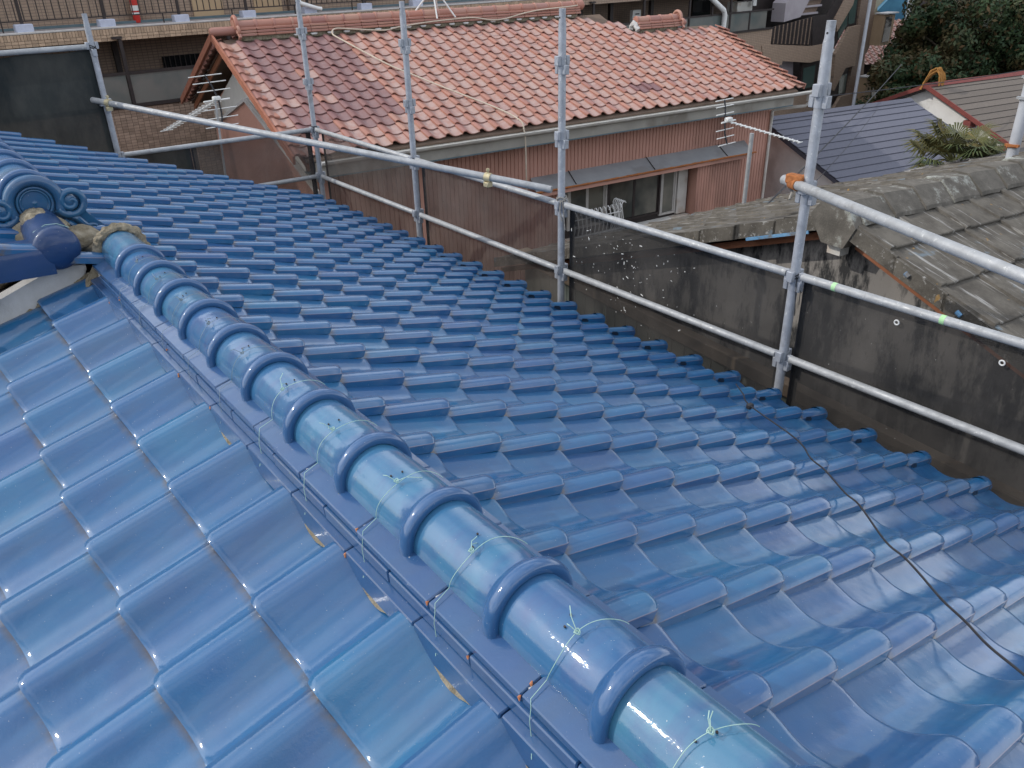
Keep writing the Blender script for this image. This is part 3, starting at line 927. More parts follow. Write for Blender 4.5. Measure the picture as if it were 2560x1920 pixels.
for k in range(4):
    for z in (-.320, -.782):
        rr = rail((PX, ys[k] - .045, z), (PX, ys[k + 1] + .045, z))
        for yy in (ys[k] - .042, ys[k + 1] + .042):
            ob('wedge', MB().cbox((PX - .012, yy - .012, z - .045), (PX + .012, yy + .012, z + .02), .002), M_post, rr)
rail((.815, 7.40, -.322), (2.555, 7.31, -.322))
rail((.815, 7.40, -.782), (2.555, 7.31, -.782))
rail((-1.02, 7.40, .571), (.725, 7.40, .571))
rail((-1.02, 7.40, -.32), (.725, 7.40, -.32))
bp = rail((.66, 7.345, .165), (2.565, 3.62, -.228), .0243, M_galv, 'brace_pipe')
def clamp(c, ax, mat=M_brass):
    c = Vector(c); b = MB()
    b.tube([c - Vector(ax) * .022, c + Vector(ax) * .022], .032, 14)
    b.cbox((c.x - .03, c.y - .03, c.z - .062), (c.x + .018, c.y + .02, c.z - .028), .004)
    b.tube([c + Vector((0, 0, .02)), c + Vector((0, 0, .062))], .007, 8)
    b.tube([c + Vector((0, 0, .045)), c + Vector((0, 0, .058))], .013, 6)
    return b
d_ = (Vector((2.565, 3.62, -.228)) - Vector((.66, 7.345, .165))).normalized()
c1 = Vector((2.345, 4.05, -.183)); c2 = Vector((.745, 7.18, .148))
ob('clamp', clamp(Vector((2.35, 4.04, -.185)), d_), M_brass, bp)
ob('clamp', clamp(c2, d_), M_brass, bp)
sp = rail((2.61, 1.885, .14), (1.90, .12, .14), .0243, M_galv, 'slanting_pipe')
ob('clamp', MB().tube([(2.585, 1.82, .14), (2.565, 1.77, .14)], .031, 12).cbox((2.55, 1.75, .14), (2.60, 1.84, .185), .006).tube([(2.57, 1.80, .15), (2.60, 1.74, .19)], .012, 8), M_rust, sp)
ob('rope', lump([(2.612, 1.835, .175), (2.58, 1.825, .165), (2.578, 1.83, .115), (2.60, 1.82, .095), (2.57, 1.81, .06)], .006, 6, .4, 60, 20), M_rope, sp)
# green tape bits on the top rail
for y in (1.52, .98): ob('tape', MB().tube([(PX, y, -.320), (PX, y - .022, -.320)], .0222, 14), M_tape, scaf)

# netting sheets
def sheet(name, a, b_, z0, z1, nx, label, group, mat=M_net, seed=0, amp=.02, fold=None):
    a = Vector(a); b_ = Vector(b_); d = (b_ - a); nrm = Vector((d.y, -d.x, 0)).normalized()
    def fn(s_, t_):
        tap = min(1, 6 * s_ * (1 - s_) * 1.2)
        sag = -.028 * math.sin(PI * ((s_ * 4) % 1)) ** 2 * (1 - t_) * .6
        z = z1 + (z0 - z1) * t_ + (sag if t_ < .2 else 0)
        w_ = amp * noise.noise(Vector((s_ * 5 + seed * 7.1, t_ * 2.2, seed))) + amp * .5 * noise.noise(Vector((s_ * 14 + seed, t_ * 5 + s_ * 4, seed)))
        w_ += amp * .25 * noise.noise(Vector((s_ * 40, t_ * 3, seed)))
        p = a + d * s_ + nrm * (w_ * tap * (.3 + min(1, t_ * 3)))
        return (p.x, p.y, z)
    r_ = root(name, ((a.x + b_.x) / 2, (a.y + b_.y) / 2, z0), label, 'netting', group)
    ob('net', MB().grid(fn, nx, 14), mat, r_)
    for e, s_ in ((a, 0.), (b_, 1.)):
        q = e + (d.normalized() * (.014 if s_ == 0 else -.014))
        ob('hem', MB().grid(lambda i, j, q=q, s_=s_: tuple(Vector(fn(s_ * .985 + .0075, j)) - nrm * .006 + d.normalized() * (i - .5) * .05), 2, 10), M_black, r_)
    return r_
GN = 'netting sheets tied along the eave scaffold'
sheet('scaffold_netting', (2.645, 7.25, 0), (2.645, 5.47, 0), -2.6, -.335, 40, 'thin brown-grey netting in the bay beside the far scaffold corner', GN, mat=M_netb, seed=1, amp=.05)
sheet('scaffold_netting', (2.645, 5.39, 0), (2.645, 3.60, 0), -2.6, -.335, 40, 'wrinkled netting hanging below the end of the sloping brace pipe', GN, mat=M_netb, seed=2, amp=.06)
sheet('scaffold_netting', (2.645, 3.52, 0), (2.645, 1.78, 0), -2.6, -.335, 40, 'white-speckled netting in front of the clothes-rail window', GN, seed=3, amp=.02)
sheet('scaffold_netting', (2.645, 1.70, 0), (2.645, -.08, 0), -2.6, -.335, 40, 'nearest netting, hanging before the mouldy grey wall', GN, seed=4, amp=.02)
sheet('scaffold_netting', (1.42, 7.41, 0), (2.56, 7.355, 0), -2.2, -.335, 24, 'thin brown netting across the far end left of the scaffold corner', 'netting at the far end', mat=M_netb, seed=5, amp=.05)
sheet('dark_netting', (.82, 7.445, 0), (1.38, 7.415, 0), -2.2, -.335, 16, 'short black netting strip under the low back rail', 'netting at the far end', mat=M_netd, seed=8, amp=.03)
sheet('dark_netting', (-1.05, 7.42, 0), (.745, 7.42, 0), -2.2, .55, 40, 'tall dark green-black netting at the upper left behind the blue roof', 'netting at the far end', mat=M_netd, seed=6, amp=.05)
# paint flecks and a torn hole caught in the speckled bay
b = MB()
for k in range(120):
    y = R.gauss(2.95, .32); z = -.42 - abs(R.gauss(0, .42)) - (2.95 - y) * .0
    if not (1.8 < y < 3.5) or z < -1.5: continue
    s_ = R.choice((.002, .002, .003, .0035)); L_ = s_ * R.choice((1, 1, 1.5, 3))
    c_ = Vector((2.63, y, z)); a = R.uniform(0, PI)
    e1 = Vector((0, math.cos(a), math.sin(a))) * L_; e2 = Vector((0, -math.sin(a), math.cos(a))) * s_
    b.add([c_ - e1 - e2, c_ + e1 - e2 * .6, c_ + e1 + e2, c_ - e1 + e2 * .7, c_ + Vector((-.002, 0, 0))], [(0, 1, 4), (1, 2, 4), (2, 3, 4), (3, 0, 4), (3, 2, 1, 0)])
tag(ob('paint_flecks', b, M_white, smooth=False), kind='stuff')
for (y, z) in ((1.185, -.41), (.70, -.44)):
    b = MB().tube([(2.625, y + .011 * math.cos(q), z + .011 * math.sin(q)) for q in [i * PI / 6 for i in range(13)]], .0035, 8)
    tag(ob('net_eyelet', b, M_white), 'white net eyelet ring just under the top rail, %s' % ('nearer the scaffold post' if y > 1 else 'nearer the right edge'), 'eyelet', 'net eyelets')
# ties round the posts
for n_, (x, y, z, dr, lab) in enumerate(((PX, 1.74, -.32, .16, 'black cord knotted on the nearest full scaffold post'), (PX, 5.43, -.32, .05, 'black cord tied on the scaffold post beside the big brace pipe'), (PX, 7.30, -.3, .05, 'black cord tied at the far scaffold corner'), (.77, 7.40, .571, .03, 'black cord tied on the post with the upper left rail'))):
    b = MB()
    b.tube([(x + .03 * math.cos(q), y + .03 * math.sin(q), z + .012 * math.sin(q * 1.7 + n_)) for q in [i * .5 for i in range(26)]], .003, 6)
    for e in range(3):
        q = -2.2 + e * .5; L_ = dr * (1.3 - e * .35)
        b.tube([(x + .03 * math.cos(q), y + .03 * math.sin(q), z), (x + .05 * math.cos(q), y + .05 * math.sin(q), z - L_ * .5), (x + .042 * math.cos(q + .3), y + .045 * math.sin(q + .3), z - L_)], .0022, 6)
    tag(ob('tie_cord', b, M_black), lab, 'cord', 'cords tying the netting')
b = MB()
b.tube([(PX + .032 * math.cos(q), 3.56 + .032 * math.sin(q), -.285 + .016 * math.sin(q * 1.4)) for q in [i * .5 for i in range(24)]], .0045, 6)
for e in range(4):
    q = -2.5 + e * .45; L_ = (.14, .2, .1, .06)[e]
    b.tube([(PX + .03 * math.cos(q), 3.56 + .03 * math.sin(q), -.285 + (.03 if e == 3 else 0)), (PX + .055 * math.cos(q), 3.56 + .06 * math.sin(q), -.285 - L_ * .5), (PX + .05 * math.cos(q + .3), 3.56 + .05 * math.sin(q + .3), -.285 - L_)], .004, 6)
tag(ob('tie_cord', b, M_rope), 'frayed grey cord knotted where two rails meet the middle post', 'cord', 'cords tying the netting')

# ------------------------------------------------------------------ red tiled house
HR = -.098
RO = Vector((4.532, 9.151, -.988))
ru = Vector((math.cos(HR), math.sin(HR), 0)); rv = Vector((-math.sin(HR), math.cos(HR), 0))
THR = rad(21.975); cR, sR = math.cos(THR), math.sin(THR)
redh = root('red_tiled_house', RO + ru * 3 + rv * 3 + Vector((0, 0, GZ - RO.z)), 'pink-sided house under the weathered red tiled roof', 'house', heading=HR)
def RP(u, v, z): return RO + ru * u + rv * v + Vector((0, 0, z - RO.z))
RM = Matrix.Translation(RO) @ Matrix.Rotation(HR, 4, 'Z')       # local (u, v, height above the eave)
RidgeV = 3.02; RidgeZ = RidgeV * math.tan(THR)
# body
b = MB()
b.box((-.95, .45, GZ - RO.z), (7.62, 5.6, -.12))
b.prism([(-.95, .45, -.12), (-.95, 3.02, .93), (-.95, 5.6, -.12)], (5.9, 0, 0))
redbody = ob('wall', b, M_siding, redh, RM, smooth=False)
# roof deck
b = MB()
b.prism([(-1.22, -.02, -.068), (-1.22, RidgeV, RidgeZ - .068), (-1.22, 6.05, -.068), (-1.22, 6.05, -.09), (-1.22, RidgeV, RidgeZ - .10), (-1.22, -.02, -.09)], (6.9, 0, 0))
b.prism([(5.5, -.02, -.068), (5.5, 2.35, 2.35 * math.tan(THR) - .068), (5.5, 4.6, -.068), (5.5, 4.6, -.09), (5.5, 2.35, 2.35 * math.tan(THR) - .10), (5.5, -.02, -.09)], (2.26, 0, 0))
rdeck = ob('roof_slope', b, M_grout, redh, RM, smooth=False)
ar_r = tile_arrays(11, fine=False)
mats = []; cols = {}
for c_ in range(-5, 30):
    for r_ in range(0, 13):
        if c_ >= 22 and r_ > 9: continue
        if c_ >= 20 and r_ > 11: continue
        u_ = (c_ - .12) * TW; s_ = r_ * TA
        o = RO + ru * u_ + (rv * cR + Vector((0, 0, sR))) * s_
        M = frame(o, -(rv * cR + Vector((0, 0, sR))), ru)
        M = jit(M, .5, .002)
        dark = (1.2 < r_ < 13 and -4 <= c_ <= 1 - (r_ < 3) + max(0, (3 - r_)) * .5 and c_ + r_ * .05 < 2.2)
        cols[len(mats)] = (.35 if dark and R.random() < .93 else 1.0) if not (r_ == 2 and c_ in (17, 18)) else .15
        mats.append(M)
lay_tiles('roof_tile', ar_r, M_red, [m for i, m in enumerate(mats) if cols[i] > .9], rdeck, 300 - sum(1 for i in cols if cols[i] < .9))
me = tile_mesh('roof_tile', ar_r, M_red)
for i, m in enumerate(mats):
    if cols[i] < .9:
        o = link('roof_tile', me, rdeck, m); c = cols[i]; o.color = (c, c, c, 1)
# back slope as one sheet of rolls
bk = [frame(RO + ru * ((c_ + .88) * TW) + rv * (2 * RidgeV) + (-(rv) * cR + Vector((0, 0, sR))) * (r_ * TA), (rv * cR - Vector((0, 0, sR))), -ru) for c_ in range(-5, 20) for r_ in range(13)]
link('back_tile_field', tile_mesh('back_tile_field', tile_arrays(6, fine=False), M_red, bk), rdeck, None, kind='stuff')
# right and left verge tiles (flat, lapped)
vt = MB().prism([(0, 0, .022), (0, .16, .030), (0, .16, .012), (0, .02, .006), (0, .014, -.07), (0, 0, -.07)], (-.255, 0, 0)).mesh('verge_tile', M_red, ang=30)
up = rv * cR + Vector((0, 0, sR))
for r_ in range(0, 13):
    if r_ < 10:
        o = RO + ru * 7.97 + up * (r_ * TA) + Vector((0, 0, .006))
        link('verge_tile', vt, rdeck, Matrix(((-up.x, -ru.x, 0, o.x), (-up.y, -ru.y, 0, o.y), (-up.z, 0, 1, o.z), (0, 0, 0, 1))))
    o = RO + ru * -1.36 + up * (r_ * TA) + Vector((0, 0, .004))
    link('verge_tile', vt, rdeck, Matrix(((-up.x, ru.x, 0, o.x), (-up.y, ru.y, 0, o.y), (-up.z, 0, 1, o.z), (0, 0, 0, 1))))
    dnb = -rv * cR + Vector((0, 0, sR))
    o = RO + ru * -1.36 + rv * (2 * RidgeV) + dnb * (r_ * TA) + Vector((0, 0, .01))
    link('verge_tile', vt, rdeck, Matrix(((-dnb.x, ru.x, 0, o.x), (-dnb.y, ru.y, 0, o.y), (-dnb.z, 0, 1, o.z), (0, 0, 0, 1))))
b = MB()
b.prism([(-1.395, 3.03, RidgeZ + .035), (-1.395, -.05, .02), (-1.395, -.05, -.085), (-1.395, 3.03, RidgeZ - .07)], (.03, 0, 0))
b.prism([(-1.395, 3.05, RidgeZ + .035), (-1.395, 6.10, .02), (-1.395, 6.10, -.085), (-1.395, 3.05, RidgeZ - .07)], (.03, 0, 0))
ob('verge_board', b, M_vboard, redh, RM, smooth=False)
# ridges
def ridge_run(u0, u1, v, z, nm='ridge'):
    core = ob(nm, MB().box((u0 + .05, v - .10, z - .12), (u1 - .05, v + .10, z + .02)), M_mortar, redh, RM, smooth=False)
    k = u0
    while k < u1 - .05:
        L_ = min(.275, u1 - k)
        for q, (zz, hw) in enumerate(((-.055, .145), (-.015, .130), (.025, .118))):
            off = (q % 2) * .12
            ob('ridge_tile', MB().cbox((k + .002 + off * 0, v - hw, z + zz), (k + L_ - .002, v + hw, z + zz + .034), .006), M_red, core, RM)
        m = MB()
        m.tube([(k, v, z + .085), (k + .005, v, z + .085), (k + .035, v, z + .085), (k + .045, v, z + .085), (k + L_ + .01, v, z + .085)], [.070, .079, .079, .068, .066], 14)
        ob('ridge_cap', m, M_red, core, RM)
        k += .275
    return core
ridge_run(-1.02, 5.15, RidgeV, RidgeZ + .03)
core2 = ridge_run(5.98, 6.98, 2.35, 2.35 * math.tan(THR) + .02)
ob('mortar_end', lump([(5.97, 2.24, .90), (5.95, 2.35, 1.02), (5.97, 2.45, .90)], .05, 10, .4, 20, 20), M_plaster, redh, RM)
def redorn(u, v, z, s_):
    b = MB()
    for (r, rr) in ((.105, .030), (.06, .014)):
        b.tube([(u, v + r * math.cos(a), z + .07 + r * math.sin(a)) for a in [rad(q) for q in range(-30, 211, 15)]], rr, 10)
    b.tube([(u - .02 * s_, v, z + .06), (u + .03 * s_, v, z + .06)], .08, 16)
    for sv_ in (-1, 1):
        b.tube([(u, v + sv_ * .14 + .045 * math.cos(a), z + .0 + .045 * math.sin(a)) for a in [i * .6 for i in range(12)]], .024, 8)
        b.tube([(u, v + sv_ * .14, z - .02), (u, v + sv_ * .20, z - .09), (u, v + sv_ * .15, z - .12)], .024, 8)
    return b
ob('ridge_ornament', redorn(-1.02, RidgeV, RidgeZ + .06, -1), M_red, redh, RM)
ob('ridge_ornament', redorn(6.99, 2.35, 2.35 * math.tan(THR) + .04, 1), M_red, redh, RM)
ob('end_cap', MB().tube([(-1.40, RidgeV, RidgeZ + .05), (-1.36, RidgeV, RidgeZ + .05), (-1.0, RidgeV, RidgeZ + .05)], [.045, .062, .06], 16), M_red, redh, RM)
ob('end_cap', MB().tube([(6.9, 2.35, .96), (7.16, 2.35, .965), (7.20, 2.35, .965)], [.06, .065, .035], 16), M_red, redh, RM)
ob('end_cap', MB().tube([(5.1, 3.0, RidgeZ + .11), (5.24, 3.0, RidgeZ + .11), (5.28, 3.0, RidgeZ + .11)], [.08, .085, .05], 16), M_red, redh, RM)
# white plaster crescents under the ridge
for k in range(3, 23):
    u_ = (k - 4.12) * TW + .15
    ob('plaster_crescent', MB().tube([(u_ - .055, 2.89, RidgeZ - .045), (u_ - .03, 2.885, RidgeZ - .052), (u_ + .03, 2.885, RidgeZ - .052), (u_ + .055, 2.89, RidgeZ - .045)], [.004, .016, .016, .004], 8), M_plaster, redh, RM)
# gable render, bargeboard
b = MB().prism([(-.962, .46, -.8), (-.962, .46, -.18), (-.962, 3.02, .96), (-.962, 5.58, -.18), (-.962, 5.58, -.8)], (.01, 0, 0))
ob('gable_render', b, M_gable, redh, RM, smooth=False)
b = MB()
b.prism([(-1.20, 3.0, RidgeZ - .10), (-1.20, .02, -.11), (-1.20, .02, -.20), (-1.20, 3.0, RidgeZ - .19)], (.025, 0, 0))
b.prism([(-1.20, 3.04, RidgeZ - .10), (-1.20, 6.02, -.11), (-1.20, 6.02, -.20), (-1.20, 3.04, RidgeZ - .19)], (.025, 0, 0))
ob('bargeboard', b, M_copper, redh, RM, smooth=False)
# lower part of the gable clad in pink siding under a peaked metal flashing
b = MB().prism([(-.975, .44, -4.2), (-.975, .44, -.56), (-.975, 3.2, .27), (-.975, 5.6, -.44), (-.975, 5.6, -4.2)], (.012, 0, 0))
ob('gable_cladding', b, M_siding, redh, RM, smooth=False)
b = MB()
b.prism([(-1.03, .36, -.60), (-1.03, 3.2, .255), (-1.03, 3.2, .305), (-1.03, .36, -.55)], (.055, 0, 0))
b.prism([(-1.03, 5.7, -.49), (-1.03, 3.2, .255), (-1.03, 3.2, .305), (-1.03, 5.7, -.44)], (.055, 0, 0))
ob('gable_flashing', b, M_coping, redh, RM, smooth=False)
# ribbed siding on the front and gable side
b = MB(); vs = []; fs = []
u_ = -.94; n = 0
while u_ < 7.62:
    for du, dv in ((0, 0), (.052, 0), (.056, .010), (.066, .010)):
        vs += [(u_ + du, .438 + dv, -3.4), (u_ + du, .438 + dv, -.30)]
    u_ += .070
N_ = len(vs) // 2
fs = [(2 * i, 2 * i + 2, 2 * i + 3, 2 * i + 1) for i in range(N_ - 1)]
ob('siding', b.add(vs, fs), M_siding, redh, RM, smooth=False)
b = MB(); vs = []
v_ = .46
while v_ < 5.55:
    for dv, du in ((0, 0), (.052, 0), (.056, .006), (.066, .006)):
        vv = v_ + dv
        zt = -.56 + (vv - .44) * .3007 if vv < 3.2 else .27 - (vv - 3.2) * .296
        vs += [(-.984 + du, vv, -4.2), (-.984 + du, vv, zt - .01)]
    v_ += .07
N_ = len(vs) // 2
ob('siding', b.add(vs, [(2 * i, 2 * i + 1, 2 * i + 3, 2 * i + 2) for i in range(N_ - 1)]), M_siding, redh, RM, smooth=False)
# soffit, fascia, gutter
ob('soffit', MB().box((-1.1, .0, -.32), (7.70, .47, -.30)), M_teal, redh, RM, smooth=False)
ob('teal_trim', MB().box((-.98, .395, -.375), (7.66, .435, -.322)), M_teal, redh, RM, smooth=False)
ob('fascia', MB().box((-1.1, .0, -.30), (7.70, .02, -.115)).box((-1.1, .395, -.322), (7.66, .42, -.12)), M_fascia, redh, RM, smooth=False)
gt = []
for k in range(9):
    a = PI + PI * k / 8; gt.append((.0 - .055 + .055 * math.cos(a), -.10 + .048 * math.sin(a)))
vs = [(u_, y, z) for u_ in (-1.05, 3.4, 8.42) for (y, z) in gt]
b = MB().add(vs, [(i * 9 + k, i * 9 + k + 1, (i + 1) * 9 + k + 1, (i + 1) * 9 + k) for i in (0, 1) for k in range(8)])
b.tube([(-1.05, -.11, -.098), (8.42, -.11, -.098)], .007, 8)
ob('gutter', b, M_gutter, redh, RM)
ob('hopper', MB().cbox((8.02, -.12, -.27), (8.16, .0, -.13), .01), M_gutter, redh, RM)
ob('downpipe', MB().tube([(8.09, -.05, -.26), (8.06, .02, -.36), (7.72, .36, -.42), (7.66, .41, -.46), (7.66, .41, -3.6)], .026, 12), M_gutter, redh, RM)
# awning over the window
b = MB().prism([(2.42, .438, -.90), (2.30, .10, -1.03), (2.30, .10, -1.065), (2.42, .438, -.94)], (4.62, -.0, .0))
aw = ob('awning', b, M_awn, redh, RM, smooth=False)
ob('rusty_edge', lump([(2.28, .092, -1.048), (7.0, .092, -1.048)], .016, 8, .5, 14, 90), M_rust, aw, RM)
ob('awning_board', MB().box((2.34, .105, -1.125), (6.95, .135, -1.066)), M_siding, aw, RM, smooth=False)
for u_ in (3.05, 4.65, 6.3): ob('seam', MB().tube([(u_ + .09, .44, -.893), (u_, .10, -1.023)], .008, 6), M_dkbrown, aw, RM)
# window group
def window(u0, u1, z0, z1, panes, v=.41, fr=M_alu, gl=M_winglass):
    wn = ob('window', MB().box((u0, v - .02, z0), (u1, v + .02, z0 + .04)).box((u0, v - .02, z1 - .04), (u1, v + .02, z1)).box((u0, v - .02, z0 + .04), (u0 + .035, v + .02, z1 - .04)).box((u1 - .035, v - .02, z0 + .04), (u1, v + .02, z1 - .04)), fr, redh, RM, smooth=False)
    n = panes; w_ = (u1 - u0 - .07) / n
    for k in range(n):
        a = u0 + .035 + k * w_; vv = v + (.008 if k % 2 else -.004)
        for aa in (a, a + w_ - .03): ob('sash_stile', MB().box((aa, vv - .008, z0 + .045), (aa + .03, vv + .008, z1 - .045)), fr, wn, RM, smooth=False)
        ob('pane', MB().box((a + .03, vv - .002, z0 + .045), (a + w_ - .03, vv + .002, z1 - .045)), gl, wn, RM, smooth=False)
    return wn
ob('window_recess', MB().box((3.05, .428, -2.0), (5.76, .434, -1.1)), M_dkbrown, redh, RM, smooth=False)
window(3.10, 3.90, -1.86, -1.14, 2)
window(3.90, 5.06, -1.90, -1.14, 2, .40, M_dkbrown)
window(5.06, 5.42, -1.94, -1.14, 1, .405)
ob('pale_board', MB().cbox((5.44, .37, -1.97), (5.66, .43, -1.14), .006), M_gable, redh, RM)
ob('window_sill', MB().cbox((3.05, .28, -2.06), (5.70, .43, -1.99), .01), M_gable, redh, RM)
bx = ob('shutter_box', MB().cbox((5.72, .20, -2.20), (6.76, .435, -1.09), .008), M_siding, redh, RM)
b = MB(); vs = []; u_ = 5.76
while u_ < 6.72:
    for du, dv in ((0, 0), (.045, 0), (.049, .008), (.058, .008)): vs += [(u_ + du, .190 + dv, -2.16), (u_ + du, .190 + dv, -1.12)]
    u_ += .062
N_ = len(vs) // 2
ob('shutter_ribs', b.add(vs, [(2 * i, 2 * i + 2, 2 * i + 3, 2 * i + 1) for i in range(N_ - 1)]), M_siding, bx, RM, smooth=False)
# white bowed clothes rail fixed outside the window
b0 = root('window_guard', RP(3.35, .2, -3.0), 'white bowed window guard with curled bar tips below the awning', 'window guard')
for k in range(12):
    u_ = 3.0 + k * .082
    pts = [(u_, .36, -2.02), (u_, .20, -2.02), (u_, .09, -1.92), (u_, .055, -1.75), (u_, .085, -1.60), (u_, .10, -1.53), (u_, .085, -1.47), (u_, .05, -1.455), (u_, .02, -1.48), (u_, .02, -1.515)]
    ob('bar', MB().tube(pts, .009, 8), M_white, b0, RM)
for k in range(6):
    v_ = .33 - k * .045
    pts = [(3.93, v_, -2.02), (3.99, v_, -1.90), (4.02, v_, -1.72), (3.99, v_, -1.58), (3.98, v_, -1.50), (4.0, v_, -1.46), (4.04, v_, -1.45), (4.065, v_, -1.48)]
    ob('bar', MB().tube(pts, .009, 8), M_white, b0, RM)
ob('rail', MB().tube([(2.98, .078, -1.60), (3.95, .078, -1.60), (3.99, .12, -1.60), (3.99, .38, -1.60)], .008, 8), M_white, b0, RM)
ob('rail', MB().tube([(2.98, .075, -1.88), (3.95, .075, -1.88), (3.99, .12, -1.88), (3.99, .38, -1.88)], .008, 8), M_white, b0, RM)
ob('base_tray', MB().box((2.98, .08, -2.05), (4.0, .40, -2.02)), M_gable, b0, RM, smooth=False)
# rusty grille below
gr = root('grille', RP(3.4, .2, -3.2), 'rusty lattice shelf under the white window guard', 'shelf')
b = MB()
for k in range(14): b.tube([(2.98 + k * .085, .12, -2.10), (2.98 + k * .085, .43, -2.10)], .007, 6)
for k in range(5): b.tube([(2.95, .14 + k * .07, -2.095), (4.12, .14 + k * .07, -2.095)], .007, 6)
ob('lattice', b, M_rust, gr, RM)
# white gables clips etc: pale cable running along the ridge and down the tiles
def RT(u, s_, h): return (u, s_ * cR, s_ * sR + h)
cb = [(5.25, 2.96, 1.34), (4.9, 2.90, 1.32), (4.3, 2.88, 1.30), (3.9, 2.87, 1.26), (3.55, 2.86, 1.20), (3.25, 2.86, 1.19), (2.9, 2.87, 1.245), (2.5, 2.87, 1.24), (2.0, 2.86, 1.22), (1.5, 2.85, 1.18), (1.25, 2.84, 1.15), (.7, 2.84, 1.20), (.45, 2.84, 1.22), (.36, 2.76, 1.16), RT(.42, 2.75, .05), RT(.8, 1.9, .05), RT(1.0, 1.6, .05), RT(1.25, 1.2, .055), RT(1.55, .8, .05), RT(1.8, .45, .05), RT(1.93, .2, .055), RT(1.99, .0, .05), (2.0, -.05, -.05), (2.02, -.06, -.3), (2.03, -.05, -1.1)]
sm = []
for i in range(len(cb) - 1):
    p0 = Vector(cb[max(i - 1, 0)]); p1 = Vector(cb[i]); p2 = Vector(cb[i + 1]); p3 = Vector(cb[min(i + 2, len(cb) - 1)])
    for k in range(4):
        u = k / 4
        sm.append(.5 * ((2 * p1) + (p2 - p0) * u + (2 * p0 - 5 * p1 + 4 * p2 - p3) * u * u + (3 * p1 - p0 - 3 * p2 + p3) * u ** 3))
o = ob('aerial_cable', MB().tube(sm, .011, 7), M_cable, None, RM)
tag(o, 'cream aerial cable looping along the red ridge and down over the tiles', 'cable')
am = root('aerial_mast', RP(2.25, 3.02, .4), 'aerial mast on splayed white legs astride the red ridge', 'aerial')
for (du, dv) in ((-.32, .12), (-.05, -.20), (.30, -.18), (.22, .25)):
    ob('leg', MB().tube([(2.25 + du, 3.02 + dv, RidgeZ + (.05 if abs(dv) > .15 else .12)), (2.25 + du * .45, 3.02 + dv * .4, RidgeZ + .33), (2.25, 3.02, RidgeZ + .46)], .013, 8), M_white, am, RM)
ob('mast', MB().tube([(2.25, 3.02, RidgeZ + .38), (2.25, 3.02, RidgeZ + 1.9)], .018, 8), M_galv, am, RM)

# ------------------------------------------------------------------ aerials
def yagi(name, base, top, mast_r, boom_a, boom_b, refl, label, elem_dir, ref_half=.21, n=15, e0=.10, e1=.075):
    r_ = root(name, base, label, 'aerial', 'television aerials in front of the red house')
    base = Vector(base); top = Vector(top)
    ob('mast', MB().tube([base, top], mast_r, 10), M_galv, r_)
    e = Vector(elem_dir).normalized()
    a = Vector(boom_a); b_ = Vector(boom_b)
    ob('boom', MB().tube([a, b_], .010, 8), M_white, r_)
    for k in range(n):
        c = a.lerp(b_, .10 + .90 * k / (n - 1)); h = e0 + (e1 - e0) * k / n
        ob('element', MB().tube([c - e * h, c + e * h], .005, 6), M_white, r_)
    c = a.lerp(b_, .03)
    ob('dipole_box', MB().cbox((c.x - .045, c.y - .03, c.z + .0), (c.x + .045, c.y + .03, c.z + .045), .008), M_white, r_)
    ob('element', MB().tube([c - e * ref_half * .8, c + e * ref_half * .8], .010, 8), M_white, r_)
    sp_ = MB().tube([Vector(p) for p in refl], .010, 8)
    ob('reflector_spine', sp_, M_black, r_)
    m = len(refl) - 1
    for k in range(7):
        t = k / 6 * m; i = min(int(t), m - 1); c = Vector(refl[i]).lerp(Vector(refl[i + 1]), t - i)
        if k == 3: continue
        ob('reflector_rod', MB().tube([c - e * ref_half, c + e * ref_half], .006, 6), M_white, r_)
    return r_
yagi('aerial', (2.32, 9.54, -2.4), (2.44, 9.60, -.26), .013, (2.50, 9.66, -.27), (1.91, 9.92, -.585),
     [(2.44, 9.80, -.01), (2.47, 9.72, -.12), (2.50, 9.66, -.27), (2.49, 9.60, -.42), (2.46, 9.57, -.56)], 'white television aerial pointing down-left before the apartment block wall', (1, .02, .02), .20)
yagi('aerial', (6.90, 5.30, -4.0), (6.98, 5.34, -.68), .024, (6.96, 5.70, -.585), (7.62, 5.13, -.84),
     [(7.02, 5.80, -.37), (7.0, 5.76, -.47), (6.95, 5.71, -.60), (6.93, 5.68, -.72), (6.95, 5.65, -.84)], 'white television aerial pointing right in front of the pink siding', (1, .06, .0), .165, 15, .05, .05)

# ------------------------------------------------------------------ brown tiled apartment block
AH = rad(3); AO = Vector((3, 16, 0))
au = Vector((math.cos(AH), math.sin(AH), 0)); av = Vector((-math.sin(AH), math.cos(AH), 0))
AM = Matrix.Translation(AO) @ Matrix.Rotation(AH, 4, 'Z')
apt = root('apartment_block', AO + au * 10 + av * 4 + Vector((0, 0, GZ)), 'brown tiled apartment block with open walkways along the top of the picture', 'apartment block', heading=AH)
ob('core', MB().box((-14, 1.45, GZ), (20.3, 9, 6)).box((20.3, 1.6, GZ), (26.6, 9, 6)), M_brickd, apt, AM, smooth=False)
sl = ob('walkway', MB().box((-14, .02, .0), (20.3, 1.46, .195)), M_slab, apt, AM, smooth=False)
ob('coping', MB().cbox((-14, -.012, .197), (20.3, .12, .228), .006), M_coping, apt, AM)
